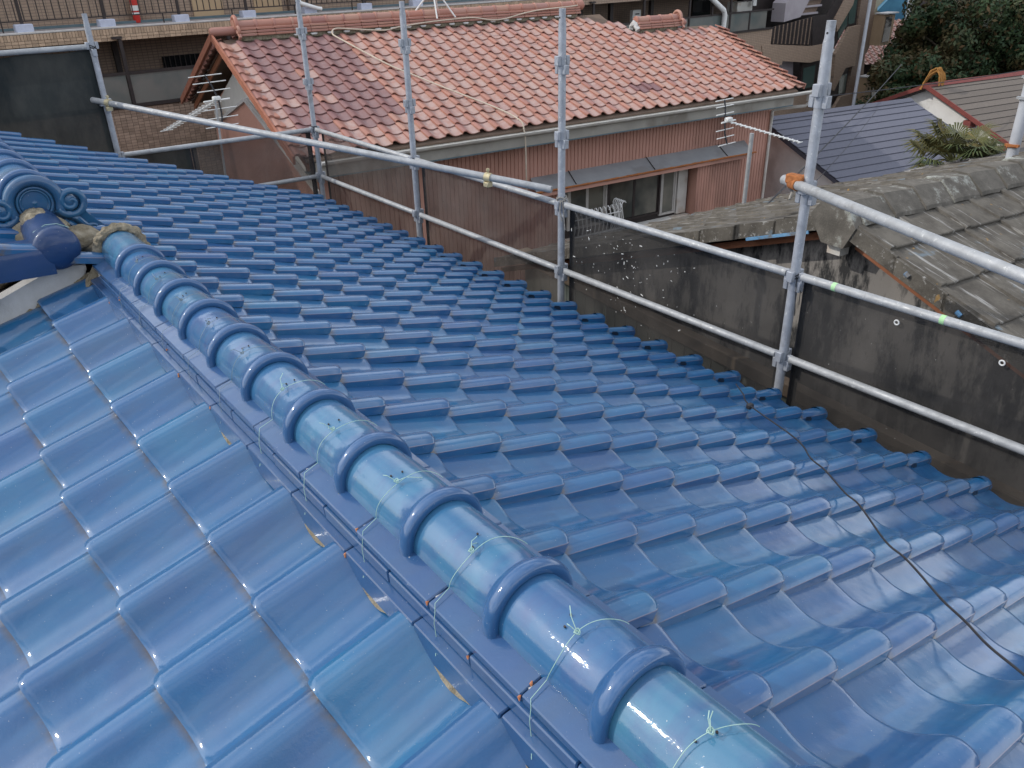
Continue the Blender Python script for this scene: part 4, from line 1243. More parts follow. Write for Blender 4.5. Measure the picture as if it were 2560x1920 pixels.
# facing tiles on the slab edge: a soldier course over two stretcher courses, and the wall below: real joints
b = MB()
u_ = -5.2
while u_ < 12.5:
    b.cbox((u_, -.010, .098), (u_ + .045, .018, .192), .002)
    u_ += .050
u_ = -5.2
while u_ < 4.5:
    for z in (.0, .049):
        b.cbox((u_, -.010, z), (u_ + .095, .018, z + .044), .002)
    u_ += .100
ob('facing_tile_field', b, M_btile, sl, AM, smooth=False, kind='stuff')
ob('slab_face', MB().box((4.5, -.008, .0), (20.3, .018, .096)).box((12.5, -.008, .097), (20.3, .018, .192)), M_brick, apt, AM, smooth=False)
lw = ob('low_wall', MB().box((-14, .0, GZ), (20.3, .10, -1.125)), M_grout, apt, AM, smooth=False)
b = MB()
u_ = -1.6
while u_ < 2.6:
    z = -1.135
    while z > -2.75:
        z -= .05
        b.cbox((u_, -.010, z), (u_ + .094, .0, z + .044), .002)
    u_ += .100
ob('facing_tile_field', b, M_btiled, lw, AM, smooth=False, kind='stuff')
ob('low_wall_face', MB().box((2.6, -.006, GZ), (20.3, -.001, -1.13)).box((-14, -.006, GZ), (-1.6, -.001, -1.13)), M_brick, apt, AM, smooth=False)
ob('low_walkway', MB().box((-14, .1, -2.75), (20.3, 1.46, -2.6)), M_slab, apt, AM, smooth=False)
# lower balcony posts, panels and rails
for k in range(11):
    u_ = -1.72 + k * 1.98 - .2
    pst = ob('balcony_post', MB().box((u_, -.06, -1.12), (u_ + .06, -.012, .02)).box((u_ - .10, -.09, .03), (u_ + .06, -.012, .07)), M_dkbrown, apt, AM, smooth=False)
    if u_ > 19.9: break
    ob('frosted_panel', MB().box((u_ + .062, -.035, -1.06), (u_ + 1.97, -.022, -.565)), M_frost, apt, AM, smooth=False)
ob('balcony_rail', MB().box((-14, -.055, -.563), (20.2, -.005, -.515)), M_dkbrown, apt, AM, smooth=False)
ob('balcony_rail', MB().box((-14, -.055, -1.12), (20.2, -.005, -1.064)), M_dkbrown, apt, AM, smooth=False)
for u_ in (18.9,): ob('panel_mullion', MB().box((u_, -.06, -1.06), (u_ + .05, -.01, -.565)), M_dkbrown, apt, AM, smooth=False)
# back wall features behind the lower balcony
bw = ob('barred_window', MB().box((1.25, 1.40, -.85), (2.55, 1.44, -.45)), M_darkglass, apt, AM, smooth=False)
for k in range(13): ob('bar', MB().box((1.27 + k * .103, 1.36, -.85), (1.285 + k * .103, 1.375, -.45)), M_dkbrown, bw, AM, smooth=False)
for (u_, z) in ((2.30, -.12),): ob('wall_lamp', MB().tube([(u_, 1.44, z), (u_, 1.38, z), (u_, 1.34, z)], [.05, .05, .03], 14), M_gable, apt, AM)
for (u_, wd) in ((.35, .10), (2.95, .09), (4.4, .1)): ob('downpipe', MB().box((u_, 1.38, -2.6), (u_ + wd, 1.44, .0)), M_dkbrown, apt, AM, smooth=False)
# upper walkway: rail on pale blocks
for k in range(8):
    u_ = -2.63 + k * 1.315
    ob('footing_block', MB().cbox((u_ - .145, .02 + .06, .197), (u_ + .125, .26, .345), .012), M_block, apt, AM)
    ob('rail_post', MB().box((u_ - .03, .19, .34), (u_ + .015, .23, 1.45)), M_dkbrown, apt, AM, smooth=False)
rl_ = ob('railing', MB().box((-6, .20, .375), (10, .225, .395)).box((-6, .20, 1.40), (10, .225, 1.44)), M_dkbrown, apt, AM, smooth=False)
k = -6
while k < 8:
    ob('baluster', MB().box((k, .205, .395), (k + .014, .220, 1.40)), M_dkbrown, rl_, AM, smooth=False); k += .118
for k in range(10): ob('rail_stub', MB().box((-5.3 + k * .66 * 2 - .3, .205, .20), (-5.3 + k * .66 * 2 - .28, .22, .375)), M_dkbrown, rl_, AM, smooth=False)
ob('gutter_line', MB().box((-14, 1.15, .197), (20.3, 1.19, .24)), M_teal, apt, AM, smooth=False)
ob('corridor_wall', MB().box((-14, 1.42, .2), (13, 1.446, 3)), M_brick, apt, AM, smooth=False)
for u_ in (-1.75, .85, 4.1, 6.0): ob('corridor_pilaster', MB().box((u_, 1.33, .2), (u_ + .17, 1.418, 3)), M_brickd, apt, AM, smooth=False)
for u_ in (2.05, 3.35): ob('door', MB().box((u_, 1.395, .2), (u_ + .62, 1.415, 2.3)), M_door, apt, AM, smooth=False)
ex = root('fire_extinguisher', AO + au * .86 + av * 1.2 + Vector((0, 0, .197)), 'red fire extinguisher with white label on the upper walkway', 'fire extinguisher')
exM = AM @ Matrix.Translation((.86, 1.2, .197))
ob('cylinder', MB().tube([(0, 0, 0), (0, 0, .01), (0, 0, .40), (0, 0, .45), (0, 0, .48)], [.055, .066, .066, .045, .02], 18), M_redpaint, ex, exM)
ob('label_band', MB().tube([(0, 0, .15), (0, 0, .18)], .0668, 18).tube([(0, 0, .21), (0, 0, .30)], .0668, 18), M_white, ex, exM)
ob('handle', MB().box((-.06, -.01, .47), (.03, .01, .50)), M_black, ex, exM)
b = MB().tube([(3.70, .10, .95), (3.70, .08, .46), (3.72, .05, .42), (4.05, -.02, .31), (4.12, -.03, .30)], .038, 12)
ob('waste_pipe', b, M_white, apt, AM)
# right part, behind and beyond the red roof
for (u_, z0, z1, m_) in ((12.0, -.5, -.05, M_brickd), (14.5, -1.1, -.05, M_dkbrown)):
    pass
ob('recess_window', MB().box((15.6, 1.38, -1.1), (16.7, 1.44, -.55)), M_darkglass, apt, AM, smooth=False)
ob('notice_box', MB().box((14.55, .9, -.72), (14.90, 1.0, -.30)), M_white, apt, AM, smooth=False)
ob('notice_slot', MB().box((14.66, .885, -.42), (14.82, .897, -.39)), M_black, apt, AM, smooth=False)
for u_ in (12.2, 13.4, 15.1): ob('downpipe', MB().box((u_, .7, -1.1), (u_ + .12, .8, .0)), M_dkbrown, apt, AM, smooth=False)
ob('balcony_item', MB().box((19.0, .5, -.62), (19.8, .9, -.30)), M_gable, apt, AM, smooth=False)
ob('balcony_item', MB().box((19.55, .3, -.42), (19.72, .36, -.02)), M_white, apt, AM, smooth=False)
ob('dark_opening', MB().box((17.9, 1.38, -1.0), (18.8, 1.44, -.1)), M_darkglass, apt, AM, smooth=False)
b = MB().tube([(16.45, -.10, -.02), (16.72, -.12, -.03), (17.42, -.14, -.42), (17.50, -.14, -.56), (17.48, -.12, -1.35)], .075, 14)
ob('white_downpipe', b, M_white, apt, AM)
ob('dark_post', MB().box((16.95, -.07, -.55), (17.02, -.02, .0)), M_dkbrown, apt, AM, smooth=False)
def APoly(nm, pts, mat, v0, th, par=None):
    return ob(nm, MB().prism([(u_, v0, z) for u_, z in pts][::-1], (0, th, 0)), mat, par or apt, AM, smooth=False)
ob('dark_recess', MB().box((20.3, 1.2, -5), (26.4, 1.58, 3)), M_dkbrown, apt, AM, smooth=False)
sp2 = APoly('slatted_parapet', [(20.39, -1.59), (20.32, -1.08), (21.41, -1.01), (22.59, -.91), (22.83, -1.82), (22.75, -1.80)], M_dkbrown, .02, .04)
for k in range(30):
    u_ = 20.45 + k * .078
    zt = -1.07 + (u_ - 20.32) * .07; zb = -1.59 - (u_ - 20.39) * .093
    if u_ < 22.7: ob('slat', MB().box((u_, .0, zb + .02), (u_ + .05, .018, zt)), M_brickd if k % 3 == 0 else M_dkbrown, sp2, AM, smooth=False)
APoly('slatted_parapet', [(22.85, -1.83), (22.6, -.89), (23.57, -.88), (23.94, -.4), (24.56, -.0), (24.56, -.43), (24.01, -1.01), (23.44, -1.82)], M_dkbrown, .0, .05)
APoly('stair_wall', [(21.39, -1.0), (21.39, -.43), (21.6, -.3), (21.9, .2), (23.3, .2), (22.37, -.9)], M_lilac, .3, .5)
st = APoly('stair', [(22.37, -.9), (23.3, .2), (24.4, .2), (23.48, -.86), (22.62, -.88)], M_brickd, .45, .1)
for k in range(5):
    t = k / 4
    ob('step', MB().box((22.52 + t * .75, .36, -.86 + t * .9), (23.55 + t * .75, .44, -.80 + t * .9)), M_lilac, st, AM, smooth=False)
APoly('tan_band', [(19.76, -1.585), (20.35, -1.595), (22.75, -1.83), (22.82, -2.37), (21.08, -2.17), (21.06, -2.29), (20.05, -2.19)], M_brick, -.03, .12)
APoly('tan_band', [(22.76, -1.83), (23.53, -1.815), (23.57, -2.34), (22.83, -2.37)], M_brick, -.02, .12)
APoly('pillar', [(21.46, -2.24), (22.67, -2.34), (22.87, -3.28), (21.48, -3.28)], M_lilac, .55, .3)
fl = APoly('window_frame', [(22.69, -2.375), (23.68, -2.33), (23.64, -3.32), (22.8, -3.29)], M_dkbrown, .2, .1)
APoly('pane', [(22.81, -2.57), (23.55, -2.51), (23.58, -3.26), (22.87, -3.26)], M_green, .18, .018, fl)
APoly('tan_band', [(12, -3.30), (23.64, -3.33), (23.63, -3.76), (23.41, -3.98), (22.29, -6.6), (12, -6.6)], M_brick, -.04, .12)
APoly('sloping_parapet', [(24.02, -1.04), (24.51, -.43), (24.95, .1), (25.65, .1), (25.12, -.46), (25.07, -.65), (24.27, -1.47)], M_brick, -.06, .12)
fu = APoly('window_frame', [(24.27, -1.475), (25.07, -.655), (25.3, .0), (25.9, .0), (25.68, -.48), (25.85, -1.345), (25.14, -1.375), (24.39, -2.20)], M_dkbrown, .12, .1)
APoly('pane', [(24.63, -1.54), (25.04, -.78), (25.17, -1.33), (24.7, -1.75)], M_green, .10, .018, fu)
APoly('pane', [(25.09, -.7), (25.61, -.40), (25.66, -1.29), (25.25, -1.29)], M_green, .10, .018, fu)
APoly('sloping_parapet', [(25.85, -1.35), (25.14, -1.38), (24.39, -2.21), (24.56, -3.46), (24.69, -3.5), (25.26, -2.77), (25.92, -2.74)], M_brick, -.05, .12)
f2 = APoly('window_frame', [(24.69, -3.505), (25.26, -2.775), (25.79, -2.76), (25.85, -3.73), (25.22, -3.76), (24.84, -4.18)], M_dkbrown, .12, .1)
APoly('pane', [(25.2, -3.05), (25.72, -3.02), (25.76, -3.69), (25.3, -3.69)], M_green, .10, .018, f2)
APoly('sloping_parapet', [(24.83, -4.2), (25.23, -3.77), (26.26, -3.76), (26.38, -6.6), (23.5, -6.6), (24.4, -4.3)], M_brick, -.05, .12)
APoly('end_wall', [(25.79, .6), (25.79, -1.03), (25.94, -1.91), (25.92, -2.74), (25.85, -3.73), (26.38, -6.6), (27.14, -6.6), (27.14, -4.38), (26.92, -3.44), (26.72, -2.45), (26.95, -2.22), (26.9, -1.11), (26.9, .6)], M_brickd, .05, .5)
for nm, outer, inner in (('bay_window', [(26.91, -1.06), (27.74, -1.09), (27.69, -2.14), (26.91, -2.12)], [(27.06, -1.14), (27.50, -1.15), (27.54, -2.0), (27.02, -2.01)]), ('bay_window', [(26.4, -3.2), (27.78, -3.38), (27.67, -5.4), (26.4, -5.3)], [(26.9, -3.5), (27.4, -3.5), (27.4, -4.9), (26.9, -4.9)])):
    p_ = APoly(nm, outer, M_tanlight, -.35, .5)
    APoly('pane', inner, M_darkglass, -.37, .018, p_)
    ob('window_hood', MB().box((outer[0][0] - .05, -.45, outer[0][1] + .01), (outer[1][0] + .05, .0, outer[0][1] + .05)), M_coping, p_, AM, smooth=False)

# ------------------------------------------------------------------ thin light pole beside the block
tag(ob('lamp_pole', MB().tube([(25.08, 14.87, GZ), (25.08, 14.87, 2.2)], .055, 10), M_greypaint), 'thin grey pole rising beside the apartment block end wall', 'pole')

# ------------------------------------------------------------------ slate-roofed house
def lined_roof(house_, origin, hd, L, v0, slope, n, c, mat, edge, name, back=True, th=.004):
    # origin: ridge point; u along ridge, -v towards us, courses laid from ridge down
    u_ = Vector((math.cos(hd), math.sin(hd), 0)); v_ = Vector((-math.sin(hd), math.cos(hd), 0))
    M0 = Matrix.Translation(origin) @ Matrix.Rotation(hd, 4, 'Z')
    t = math.tan(slope)
    sd = n * c * math.cos(slope) + .05
    dk = ob('roof_slope', MB().prism([(0, -sd, -sd * t - .03), (0, 0, -.03), (0, sd, -sd * t - .03), (0, sd, -sd * t - .10), (0, 0, -.12), (0, -sd, -sd * t - .10)], (L, 0, 0)), edge, house_, M0, smooth=False)
    for k in range(n):
        for sg in ((-1, 1) if back else (-1,)):
            s0, s1 = k * c, (k + 1) * c + .0
            a = (sg * s0 * math.cos(slope), -s0 * math.sin(slope)); b_ = (sg * s1 * math.cos(slope), -s1 * math.sin(slope))
            vs = [(-.01, a[0], a[1] - .012), (L + .01, a[0], a[1] - .012), (L + .01, b_[0], b_[1] + th), (-.01, b_[0], b_[1] + th), (-.01, b_[0], b_[1] - .014), (L + .01, b_[0], b_[1] - .014)]
            m = MB().add(vs, [(0, 3, 2, 1) if sg > 0 else (0, 1, 2, 3)])
            cs = ob(name, m, mat, dk, M0, smooth=False)
            m = MB().add([vs[3], vs[2], vs[5], vs[4]], [(0, 1, 2, 3)])
            ob('butt_edge', m, edge, cs, M0, smooth=False)
    return dk, M0
slo = Vector((17.20, 8.90, -1.80)); SH = rad(-10.5)
su = Vector((math.cos(SH), math.sin(SH), 0)); svv = Vector((-math.sin(SH), math.cos(SH), 0))
slh = root('slate_roofed_house', slo - su * 3 + Vector((0, 0, GZ + 1.8)), 'house with plain blue-grey slate roof right of the red house', 'house', heading=SH)
SLL = 4.15
dk, SM = lined_roof(slh, slo - su * SLL, SH, SLL, 0, rad(20.5), 26, .215, M_slate, M_slateedge, 'slate_course')
ob('ridge_flashing', MB().prism([(-.02, -.10, -.022), (-.02, 0, .035), (-.02, .10, -.022), (-.02, .10, -.03), (-.02, 0, .02), (-.02, -.10, -.03)], (SLL + .04, 0, 0)), M_slate, slh, SM, smooth=False)
ob('verge_trim', MB().prism([(SLL + .011, -5.3, -2.0), (SLL + .011, 0, -.005), (SLL + .011, 0, -.10), (SLL + .011, -5.3, -2.1)], (.03, 0, 0)), M_slate, slh, SM, smooth=False)
ob('wall', MB().prism([(.1, -4.9, GZ + 1.8), (.1, -4.9, -2.0), (.1, 0, -.14), (.1, 4.9, -2.0), (.1, 4.9, GZ + 1.8)], (SLL - .35, 0, 0)), M_whitewash, slh, SM, smooth=False)

# ------------------------------------------------------------------ brown-roofed white house
bro = Vector((20.85, 10.44, -2.0)); BHd = rad(-10)
bh = root('brown_roofed_house', bro + Vector((3, 0, GZ + 2.0)), 'white-gabled house with brown shingle roof and dark red bargeboards', 'house', heading=BHd)
dk, BM = lined_roof(bh, bro, BHd, 11, 0, rad(22.3), 20, .25, M_shingle, M_shingleedge, 'shingle_course')
BT = math.tan(rad(22.3))
ob('wall', MB().prism([(.22, -4.4, GZ + 2.0), (.22, -4.4, -4.4 * BT - .13), (.22, 0, -.13), (.22, 4.4, -4.4 * BT - .13), (.22, 4.4, GZ + 2.0)], (10.5, 0, 0)), M_whitewash, bh, BM, smooth=False)
b = MB()
b.prism([(-.04, -4.6, -4.6 * BT - .0), (-.04, 0, .02), (-.04, 0, -.085), (-.04, -4.6, -4.6 * BT - .10)], (.035, 0, 0))
b.prism([(-.04, 4.6, -4.6 * BT - .0), (-.04, 0, .02), (-.04, 0, -.085), (-.04, 4.6, -4.6 * BT - .10)], (.035, 0, 0))
bb = ob('bargeboard', b, M_barge, bh, BM, smooth=False)
for v_ in (-1.35, -2.45):
    ob('purlin_end', MB().box((-.03, v_ - .10, v_ * -1 * -BT - .30), (.20, v_ + .10, v_ * -1 * -BT - .14)), M_barge, bh, BM, smooth=False)
ob('ridge_flashing', MB().prism([(-.03, -.13, -.035), (-.03, 0, .045), (-.03, .13, -.035), (-.03, 0, .02)], (11, 0, 0)), M_barge, bh, BM, smooth=False)
# dried drooping fronds standing on its peak
dv = root('dried_fronds', (20.9, 10.45, -2.0), 'arched bunch of dried orange fronds over the white gable peak', 'dried plant')
for k in range(26):
    a = R.uniform(-.05, .05); w_ = R.uniform(.75, 1.15)
    pts = [(20.82 + a, 10.62 + a - .05, -2.12), (20.90 + a, 10.52, -1.93 + .0 * w_), (20.98 + a * 2, 10.42, -1.70 * 1.0 + (w_ - 1) * .3), (21.03 + a * 2, 10.30, -1.62 + (w_ - 1) * .25), (21.06 + a * 3, 10.20, -1.72 - R.uniform(0, .1)), (21.08 + a * 3, 10.17, -1.90 - R.uniform(-.05, .12))]
    ob('frond', lump(pts, .016, 5, .6, 25, 18), M_dry, dv)

# ------------------------------------------------------------------ grey cement-tiled house, close on the right
GHd = rad(-6.5)
go = Vector((3.46, 2.07, -.235))
gh = root('cement_tiled_house', go + Vector((3, 0, GZ + .235)), 'mouldy grey-walled house with weathered cement tile roof just beyond the netting', 'house', heading=GHd)
GM = Matrix.Translation(go) @ Matrix.Rotation(GHd, 4, 'Z')
gs = rad(19.3); gt_ = math.tan(gs); gc, gsn = math.cos(gs), math.sin(gs)
ob('wall', MB().prism([(.16, -2.6, -1.30), (.16, -2.6, -2.6 * gt_ - .10), (.16, 0, -.12), (.16, 3.7, -3.7 * gt_ - .10), (.16, 3.7, -1.30)], (8, 0, 0)), M_stain, gh, GM, smooth=False)
ob('ledge', MB().cbox((.08, -2.7, -1.375), (.22, 3.8, -1.265), .01), M_ledge, gh, GM)
ob('lower_wall', MB().box((.20, -2.6, GZ + .235), (8, 3.7, -1.31)), M_grout, gh, GM, smooth=False)
v_ = -2.6
while v_ < 3.7:
    ob('wall_board', MB().cbox((.165, v_, -4.2), (.199, v_ + .148, -1.377), .004), M_plank, gh, GM, smooth=False); v_ += .152
dk = ob('roof_slope', MB().prism([(.02, -3.0, -3.0 * gt_ - .035), (.02, 0, -.035), (.02, 4.1, -4.1 * gt_ - .035), (.02, 4.1, -4.1 * gt_ - .08), (.02, 0, -.09), (.02, -3.0, -3.0 * gt_ - .08)], (8.5, 0, 0)), M_dkbrown, gh, GM, smooth=False)
# interlocking flat tile with a raised side rib
def ctile(w_, L_, ribs=True):
    b = MB(); vs = []
    sec = [(0, 0), (.004, .020), (.045, .022), (.055, .008), (.15, .006), (w_ - .03, .006), (w_ + .01, .004)]
    n = len(sec)
    for (x, lift) in ((-L_ - .03, -.012), (-.006, .010), (0, .006)):
        for (y, z) in sec: vs.append((x, y, z + lift))
    for (y, z) in sec: vs.append((-.002, y, -.014))
    fs = [(i * n + k, (i + 1) * n + k, (i + 1) * n + k + 1, i * n + k + 1) for i in range(3) for k in range(n - 1)]
    fs.append((0, n, 2 * n, 3 * n))
    return b.add(vs, fs)
cw, cl = .345, .352
mt = ctile(cw, cl).mesh('cement_tile', M_cement, ang=25)
for sg in (-1, 1):
    for r_ in range(0, 9 if sg < 0 else 12):
        for c_ in range(0, 14):
            s_ = .115 + (r_ + 1) * cl - .06
            oo = GM @ Vector((c_ * cw + .0 + (0 if c_ else .0), sg * s_ * gc, -s_ * gsn + .004))
            X_ = (GM.to_3x3() @ Vector((0, sg * gc, -gsn))); Y_ = GM.to_3x3() @ Vector((1, 0, 0)) * (1 if sg < 0 else -1)
            if sg > 0: oo = oo + GM.to_3x3() @ Vector((cw, 0, 0))
            X_ = X_.normalized()
            Z_ = X_.cross(Y_)
            M = jit(frame(oo, X_, Y_), .9, .004)
            link('cement_tile', mt, dk, M)
# verge face tiles (turned down)
for sg in (-1, 1):
    for r_ in range(0, 9 if sg < 0 else 12):
        s0 = .10 + r_ * cl; s1 = s0 + cl + .02
        m = MB().prism([(-.02, sg * s0 * gc, -s0 * gsn + .008), (-.02, sg * s1 * gc, -s1 * gsn + .016), (-.02, sg * s1 * gc, -s1 * gsn - .085), (-.02, sg * s0 * gc, -s0 * gsn - .088)], (.022 + .004 * (r_ % 2), 0, 0))
        ob('verge_tile', m, M_cement, dk, GM, smooth=False)
        if sg < 0 and r_ in (1, 2): ob('paint_drip', MB().tube([(-.024, -(s0 + .1) * gc, -(s0 + .1) * gsn - .03), (-.026, -(s0 + .13) * gc, -(s0 + .13) * gsn - .035)], .014, 8), M_bluebit, dk, GM)
ob('verge_board', MB().prism([(.06, -.12, -.15), (.06, -3.0, -3.0 * gt_ - .11), (.06, -3.0, -3.0 * gt_ - .16), (.06, -.12, -.20)], (.05, 0, 0)).prism([(.06, .12, -.15), (.06, 4.1, -4.1 * gt_ - .11), (.06, 4.1, -4.1 * gt_ - .16), (.06, .12, -.20)], (.05, 0, 0)), M_copper, gh, GM, smooth=False)
ob('ridge_board_end', MB().box((.02, -.05, -.255), (.1, .045, -.20)), M_gable, gh, GM, smooth=False)
# angular ridge caps, overlapping, and the six-sided end piece
rb = ob('ridge', MB().prism([(.1, -.13, -.03), (.1, 0, .03), (.1, .13, -.03)], (8, 0, 0)), M_grout, gh, GM, smooth=False)
for k in range(18):
    u_ = .04 + k * .285
    sec = [(-.172, -.052), (-.165, -.030), (-.055, .068), (.055, .068), (.165, -.030), (.172, -.052), (.150, -.052), (.05, .046), (-.05, .046), (-.150, -.052)]
    vs = [(u_, y, z + .012) for y, z in sec] + [(u_ + .05, y * 1.03, z + .016) for y, z in sec] + [(u_ + .33, y * .95, z - .004) for y, z in sec]
    n = 10
    m = MB().add(vs, [(i * n + k2, i * n + (k2 + 1) % n, (i + 1) * n + (k2 + 1) % n, (i + 1) * n + k2) for i in (0, 1) for k2 in range(n)] + [tuple(range(n))[::-1]])
    ob('ridge_cap', m, M_lichen, rb, GM @ Matrix.Translation((0, 0, R.uniform(-.004, .004))), ang=25)
hexp = [(-.165, -.05), (-.075, .085), (.075, .085), (.165, -.03), (.06, -.185), (-.10, -.185)]
ob('ridge_end', MB().prism([(-.03, y, z) for y, z in hexp][::1], (.075, 0, 0)), M_lichen, rb, GM, ang=20)
ob('lip_gutter', MB().box((-.034, .20, -.098), (-.024, .72, -.078)), M_bluebit, gh, GM @ Matrix.Rotation(-gs, 4, 'X'), smooth=False)

# post beyond the cement roof
fp = root('grey_post', (7.50, 2.80, GZ), 'pale grey post with clips rising behind the cement roof at the right edge', 'post')
ob('pole', MB().tube([(7.50, 2.78, GZ), (7.50, 2.78, .22), (7.50, 2.78, .23)], [.05, .05, .03], 14), M_greypaint, fp)
for z in (-.52, -.10, .08): ob('clip', MB().box((7.43, 2.72, z), (7.47, 2.84, z + .02)).tube([(7.44, 2.74, z), (7.36, 2.79, z + .01)], .008, 6), M_rust if z < -.4 else M_galv, fp)

# overhead wires
def wire(a, b_, sag, r, label):
    a = Vector(a); b_ = Vector(b_)
    pts = [a.lerp(b_, i / 16) - Vector((0, 0, sag * math.sin(PI * i / 16))) for i in range(17)]
    o = ob('overhead_wire', MB().tube(pts, r, 6), M_black)
    tag(o, label, 'wire', 'overhead wires at the right')
wire((5.15, 3.9, -1.02), (17.5, 9.4, -1.15), .05, .009, 'thick dark wire slanting up across the slate and brown roofs')
wire((5.5, 3.9, -1.12), (14.5, 8.1, -1.6), .08, .005, 'thin wire running just below the thick one over the slate roof')
wire((14.0, 9.2, -1.45), (26.0, 9.5, -1.9), .05, .010, 'thin wire crossing in front of the large tree')
# ------------------------------------------------------------------ palm behind the cement roof
pc = Vector((11.2, 4.95, -1.62))
pm = root('palm_tree', (pc.x, pc.y, GZ), 'small fan palm with ragged green and yellowed fronds behind the cement roof ridge', 'palm')
ob('trunk', MB().tube([(pc.x, pc.y, GZ), (pc.x + .05, pc.y, -4), (pc.x, pc.y, pc.z - .1)], [.11, .10, .12], 12), M_bark, pm)
for k in range(34):
    az = k * 2.399 + R.uniform(-.2, .2); el = R.uniform(-.35, .9) if k > 6 else R.uniform(.3, 1.1)
    L1 = R.uniform(.38, .55)
    d = Vector((math.cos(az) * math.cos(el), math.sin(az) * math.cos(el), math.sin(el)))
    q = pc + d * L1 - Vector((0, 0, .10 * (1 - el)))
    b = MB().tube([pc, pc + d * L1 * .5 + Vector((0, 0, .02)), q], .010, 5)
    side = d.cross(Vector((0, 0, 1))).normalized(); upv = side.cross(d).normalized()
    nl = 22
    for j in range(nl):
        a = rad(-105 + 210 * j / (nl - 1)); ll = .42 * (1 - .25 * abs(a) / 2) * R.uniform(.85, 1.05)
        dd = (d * math.cos(a) + side * math.sin(a)).normalized()
        m_ = q + dd * ll * .55 + upv * .02; e = q + dd * ll - Vector((0, 0, .10 * R.uniform(.6, 1.4)))
        w_ = dd.cross(upv).normalized() * .014
        b.add([q, m_ - w_, e, m_ + w_, m_ + upv * .006], [(0, 1, 4), (1, 2, 4), (2, 3, 4), (3, 0, 4)])
    ob('frond', b, M_palm, pm, smooth=False)

# ------------------------------------------------------------------ trees
def tree(c, rad_, h, label, nleaf, seed):
    rr = np.random.RandomState(seed)
    r_ = root('tree', (c[0], c[1], GZ), label, 'tree', 'trees behind the brown roof')
    tr = MB().tube([(c[0], c[1], GZ), (c[0] + .1, c[1], c[2] - h * .5), (c[0], c[1], c[2] + h * .1)], [.28, .22, .08], 10)
    for k in range(9):
        a = k * .9; e = Vector((c[0] + math.cos(a) * rad_ * .7, c[1] + math.sin(a) * rad_ * .7, c[2] + R.uniform(-.4, .6) * h * .5))
        tr.tube([(c[0], c[1], c[2] - h * (.45 - .05 * k)), Vector((c[0], c[1], c[2])).lerp(e, .5) + Vector((0, 0, -.2)), e], [.09, .05, .015], 6)
    ob('trunk', tr, M_bark, r_)
    # clumps
    cl_ = []
    for k in range(70):
        v = rr.normal(size=3); v /= np.linalg.norm(v); q = rr.uniform(.45, 1.0)
        cl_.append((c[0] + v[0] * rad_ * q, c[1] + v[1] * rad_ * q, c[2] + v[2] * h * .5 * q, rr.uniform(.28, .5) * rad_ * .55))
    V = np.zeros((nleaf * 4, 3))
    ci = rr.randint(0, len(cl_), nleaf); CC = np.array(cl_)[ci]
    v = rr.normal(size=(nleaf, 3)); v /= np.linalg.norm(v, axis=1)[:, None]
    p = CC[:, :3] + v * (CC[:, 3] * rr.uniform(.55, 1.08, nleaf))[:, None]
    a = rr.normal(size=(nleaf, 3)); a /= np.linalg.norm(a, axis=1)[:, None]
    nrm = v + rr.normal(size=(nleaf, 3)) * .5; b_ = np.cross(a, nrm); b_ /= np.linalg.norm(b_, axis=1)[:, None] + 1e-9
    a = np.cross(b_, nrm); a /= np.linalg.norm(a, axis=1)[:, None] + 1e-9
    s_ = rr.uniform(.045, .085, nleaf)[:, None]
    V[0::4] = p - a * s_ * 1.3; V[1::4] = p + b_ * s_ * .6; V[2::4] = p + a * s_ * 1.3; V[3::4] = p - b_ * s_ * .6
    me = bpy.data.meshes.new('crown')
    me.vertices.add(len(V)); me.vertices.foreach_set('co', V.ravel())
    me.loops.add(nleaf * 4); me.loops.foreach_set('vertex_index', np.arange(nleaf * 4))
    me.polygons.add(nleaf); me.polygons.foreach_set('loop_start', np.arange(nleaf) * 4); me.polygons.foreach_set('loop_total', np.full(nleaf, 4))
    me.materials.append(M_leaf); me.update()
    link('crown', me, r_)
tree((29.5, 13.6, -2.2), 2.6, 4.6, 'broad dark evergreen tree directly above the brown roof ridge', 42000, 1)
tree((26.6, 13.7, -3.4), 1.7, 3.0, 'lower evergreen tree in the gap left of the white gable', 20000, 2)
tree((33.0, 13.0, -1.0), 3.0, 5.0, 'rust-tinged tree at the upper right corner', 36000, 3)

# ------------------------------------------------------------------ far buildings
def solid(nm, pts, mat, depth, label, cat, par=None):
    n_ = Vector((.85, .5, 0)).normalized() * depth
    m = MB().prism([Vector(p) for p in pts][::-1], n_)
    if par is None:
        o = ob(nm, m, mat, smooth=False); tag(o, label, cat); return o
    return ob(nm, m, mat, par, smooth=False)
tl = root('teal_building', (36.7, 20.4, GZ), 'far building with teal-blue sloping side above the red tiled lean-to', 'building')
solid('side_wall', [(35.95, 20.89, -1.36), (36.74, 20.6, -.6), (37.19, 20.25, -.6), (36.76, 20.01, -1.77), (36.3, 20.28, -1.89), (36.05, 20.47, -4.88), (36.22, 20.6, -1.48)], M_bluewall, 3, '', '', tl)
solid('cream_wall', [(37.9, 22.3, -3), (38.17, 22.4, -.2), (39.2, 21.5, -.2), (38.9, 21.5, -3)], M_cream, 3, '', '', tl)
pb = root('pale_building', (38, 20.4, GZ), 'far pale building with a veranda left of the trees', 'building')
solid('wall', [(37.34, 20.85, -1.97), (38.3, 20.9, -.6), (39.8, 19.3, -.6), (39.4, 19.4, -2.1)], M_whitewash, 3, '', '', pb)
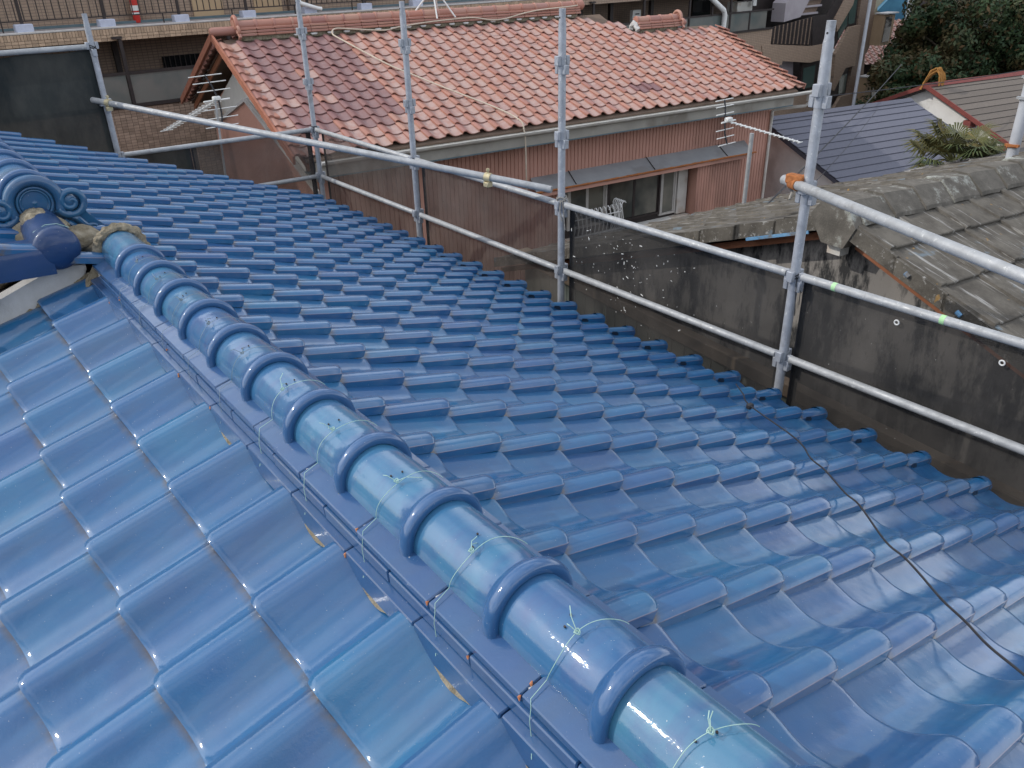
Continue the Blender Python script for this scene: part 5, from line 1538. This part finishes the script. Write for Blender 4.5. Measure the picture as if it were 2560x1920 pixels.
solid('roof', [(37.8, 21.2, -.62), (37.9, 21.2, -.5), (40.5, 18.6, -.5), (40.4, 18.6, -.62)], M_coping, 3, '', '', pb)
solid('opening', [(38.1, 20.25, -1.45), (38.3, 20.3, -.75), (39.0, 19.6, -.75), (38.8, 19.6, -1.5)], M_dkbrown, .1, '', '', pb)
lt = root('red_lean_to', (32.6, 18.4, GZ), 'small red tiled roof between the apartment block and the trees', 'house')
lo = Vector((31.2, 19.2, -3.05)); lX = Vector((.83, -.56, 0)).normalized(); lY = Vector((.56, .83, 0)).normalized(); lU = (lY * .90 + Vector((0, 0, .43))).normalized()
lm_ = [frame(lo + lX * (c_ * TW) + lU * (r_ * TA), -lU, lX) for c_ in range(14) for r_ in range(14)]
mel = tile_mesh('roof_tile', tile_arrays(7, fine=False), M_red)
ls = ob('roof_slope', MB().add([lo - lU * .0, lo + lX * 3.7, lo + lX * 3.7 + lU * 3.3, lo + lU * 3.3], [(0, 1, 2, 3)]), M_grout, lt, Matrix.Translation((0, 0, -.03)), smooth=False)
for m_ in lm_: link('roof_tile', mel, ls, m_)
solid('wall', [lo + lY * .5 + Vector((0, 0, -4)), lo + lY * .5, lo + lX * 3.6 + lY * .5, lo + lX * 3.6 + lY * .5 + Vector((0, 0, -4))], M_dkbrown, 2.5, '', '', lt)
# distant row of houses closing the view for other angles
for k, (x, y, w_, d_, h_, lab) in enumerate(((44, 30, 9, 7, 6.2, 'far grey house left of the teal building'), (48, 12, 9, 7, 5.6, 'far grey house hidden behind the trees'))):
    hh = root('far_house', (x, y, GZ), lab, 'house')
    ob('wall', MB().box((x - w_ / 2, y - d_ / 2, GZ), (x + w_ / 2, y + d_ / 2, GZ + h_)), M_whitewash, hh, smooth=False)
    ob('roof', MB().prism([(x - w_ / 2 - .4, y - d_ / 2 - .5, GZ + h_), (x - w_ / 2 - .4, y, GZ + h_ + 1.6), (x - w_ / 2 - .4, y + d_ / 2 + .5, GZ + h_)], (w_ + .8, 0, 0)), M_slate, hh, smooth=False)
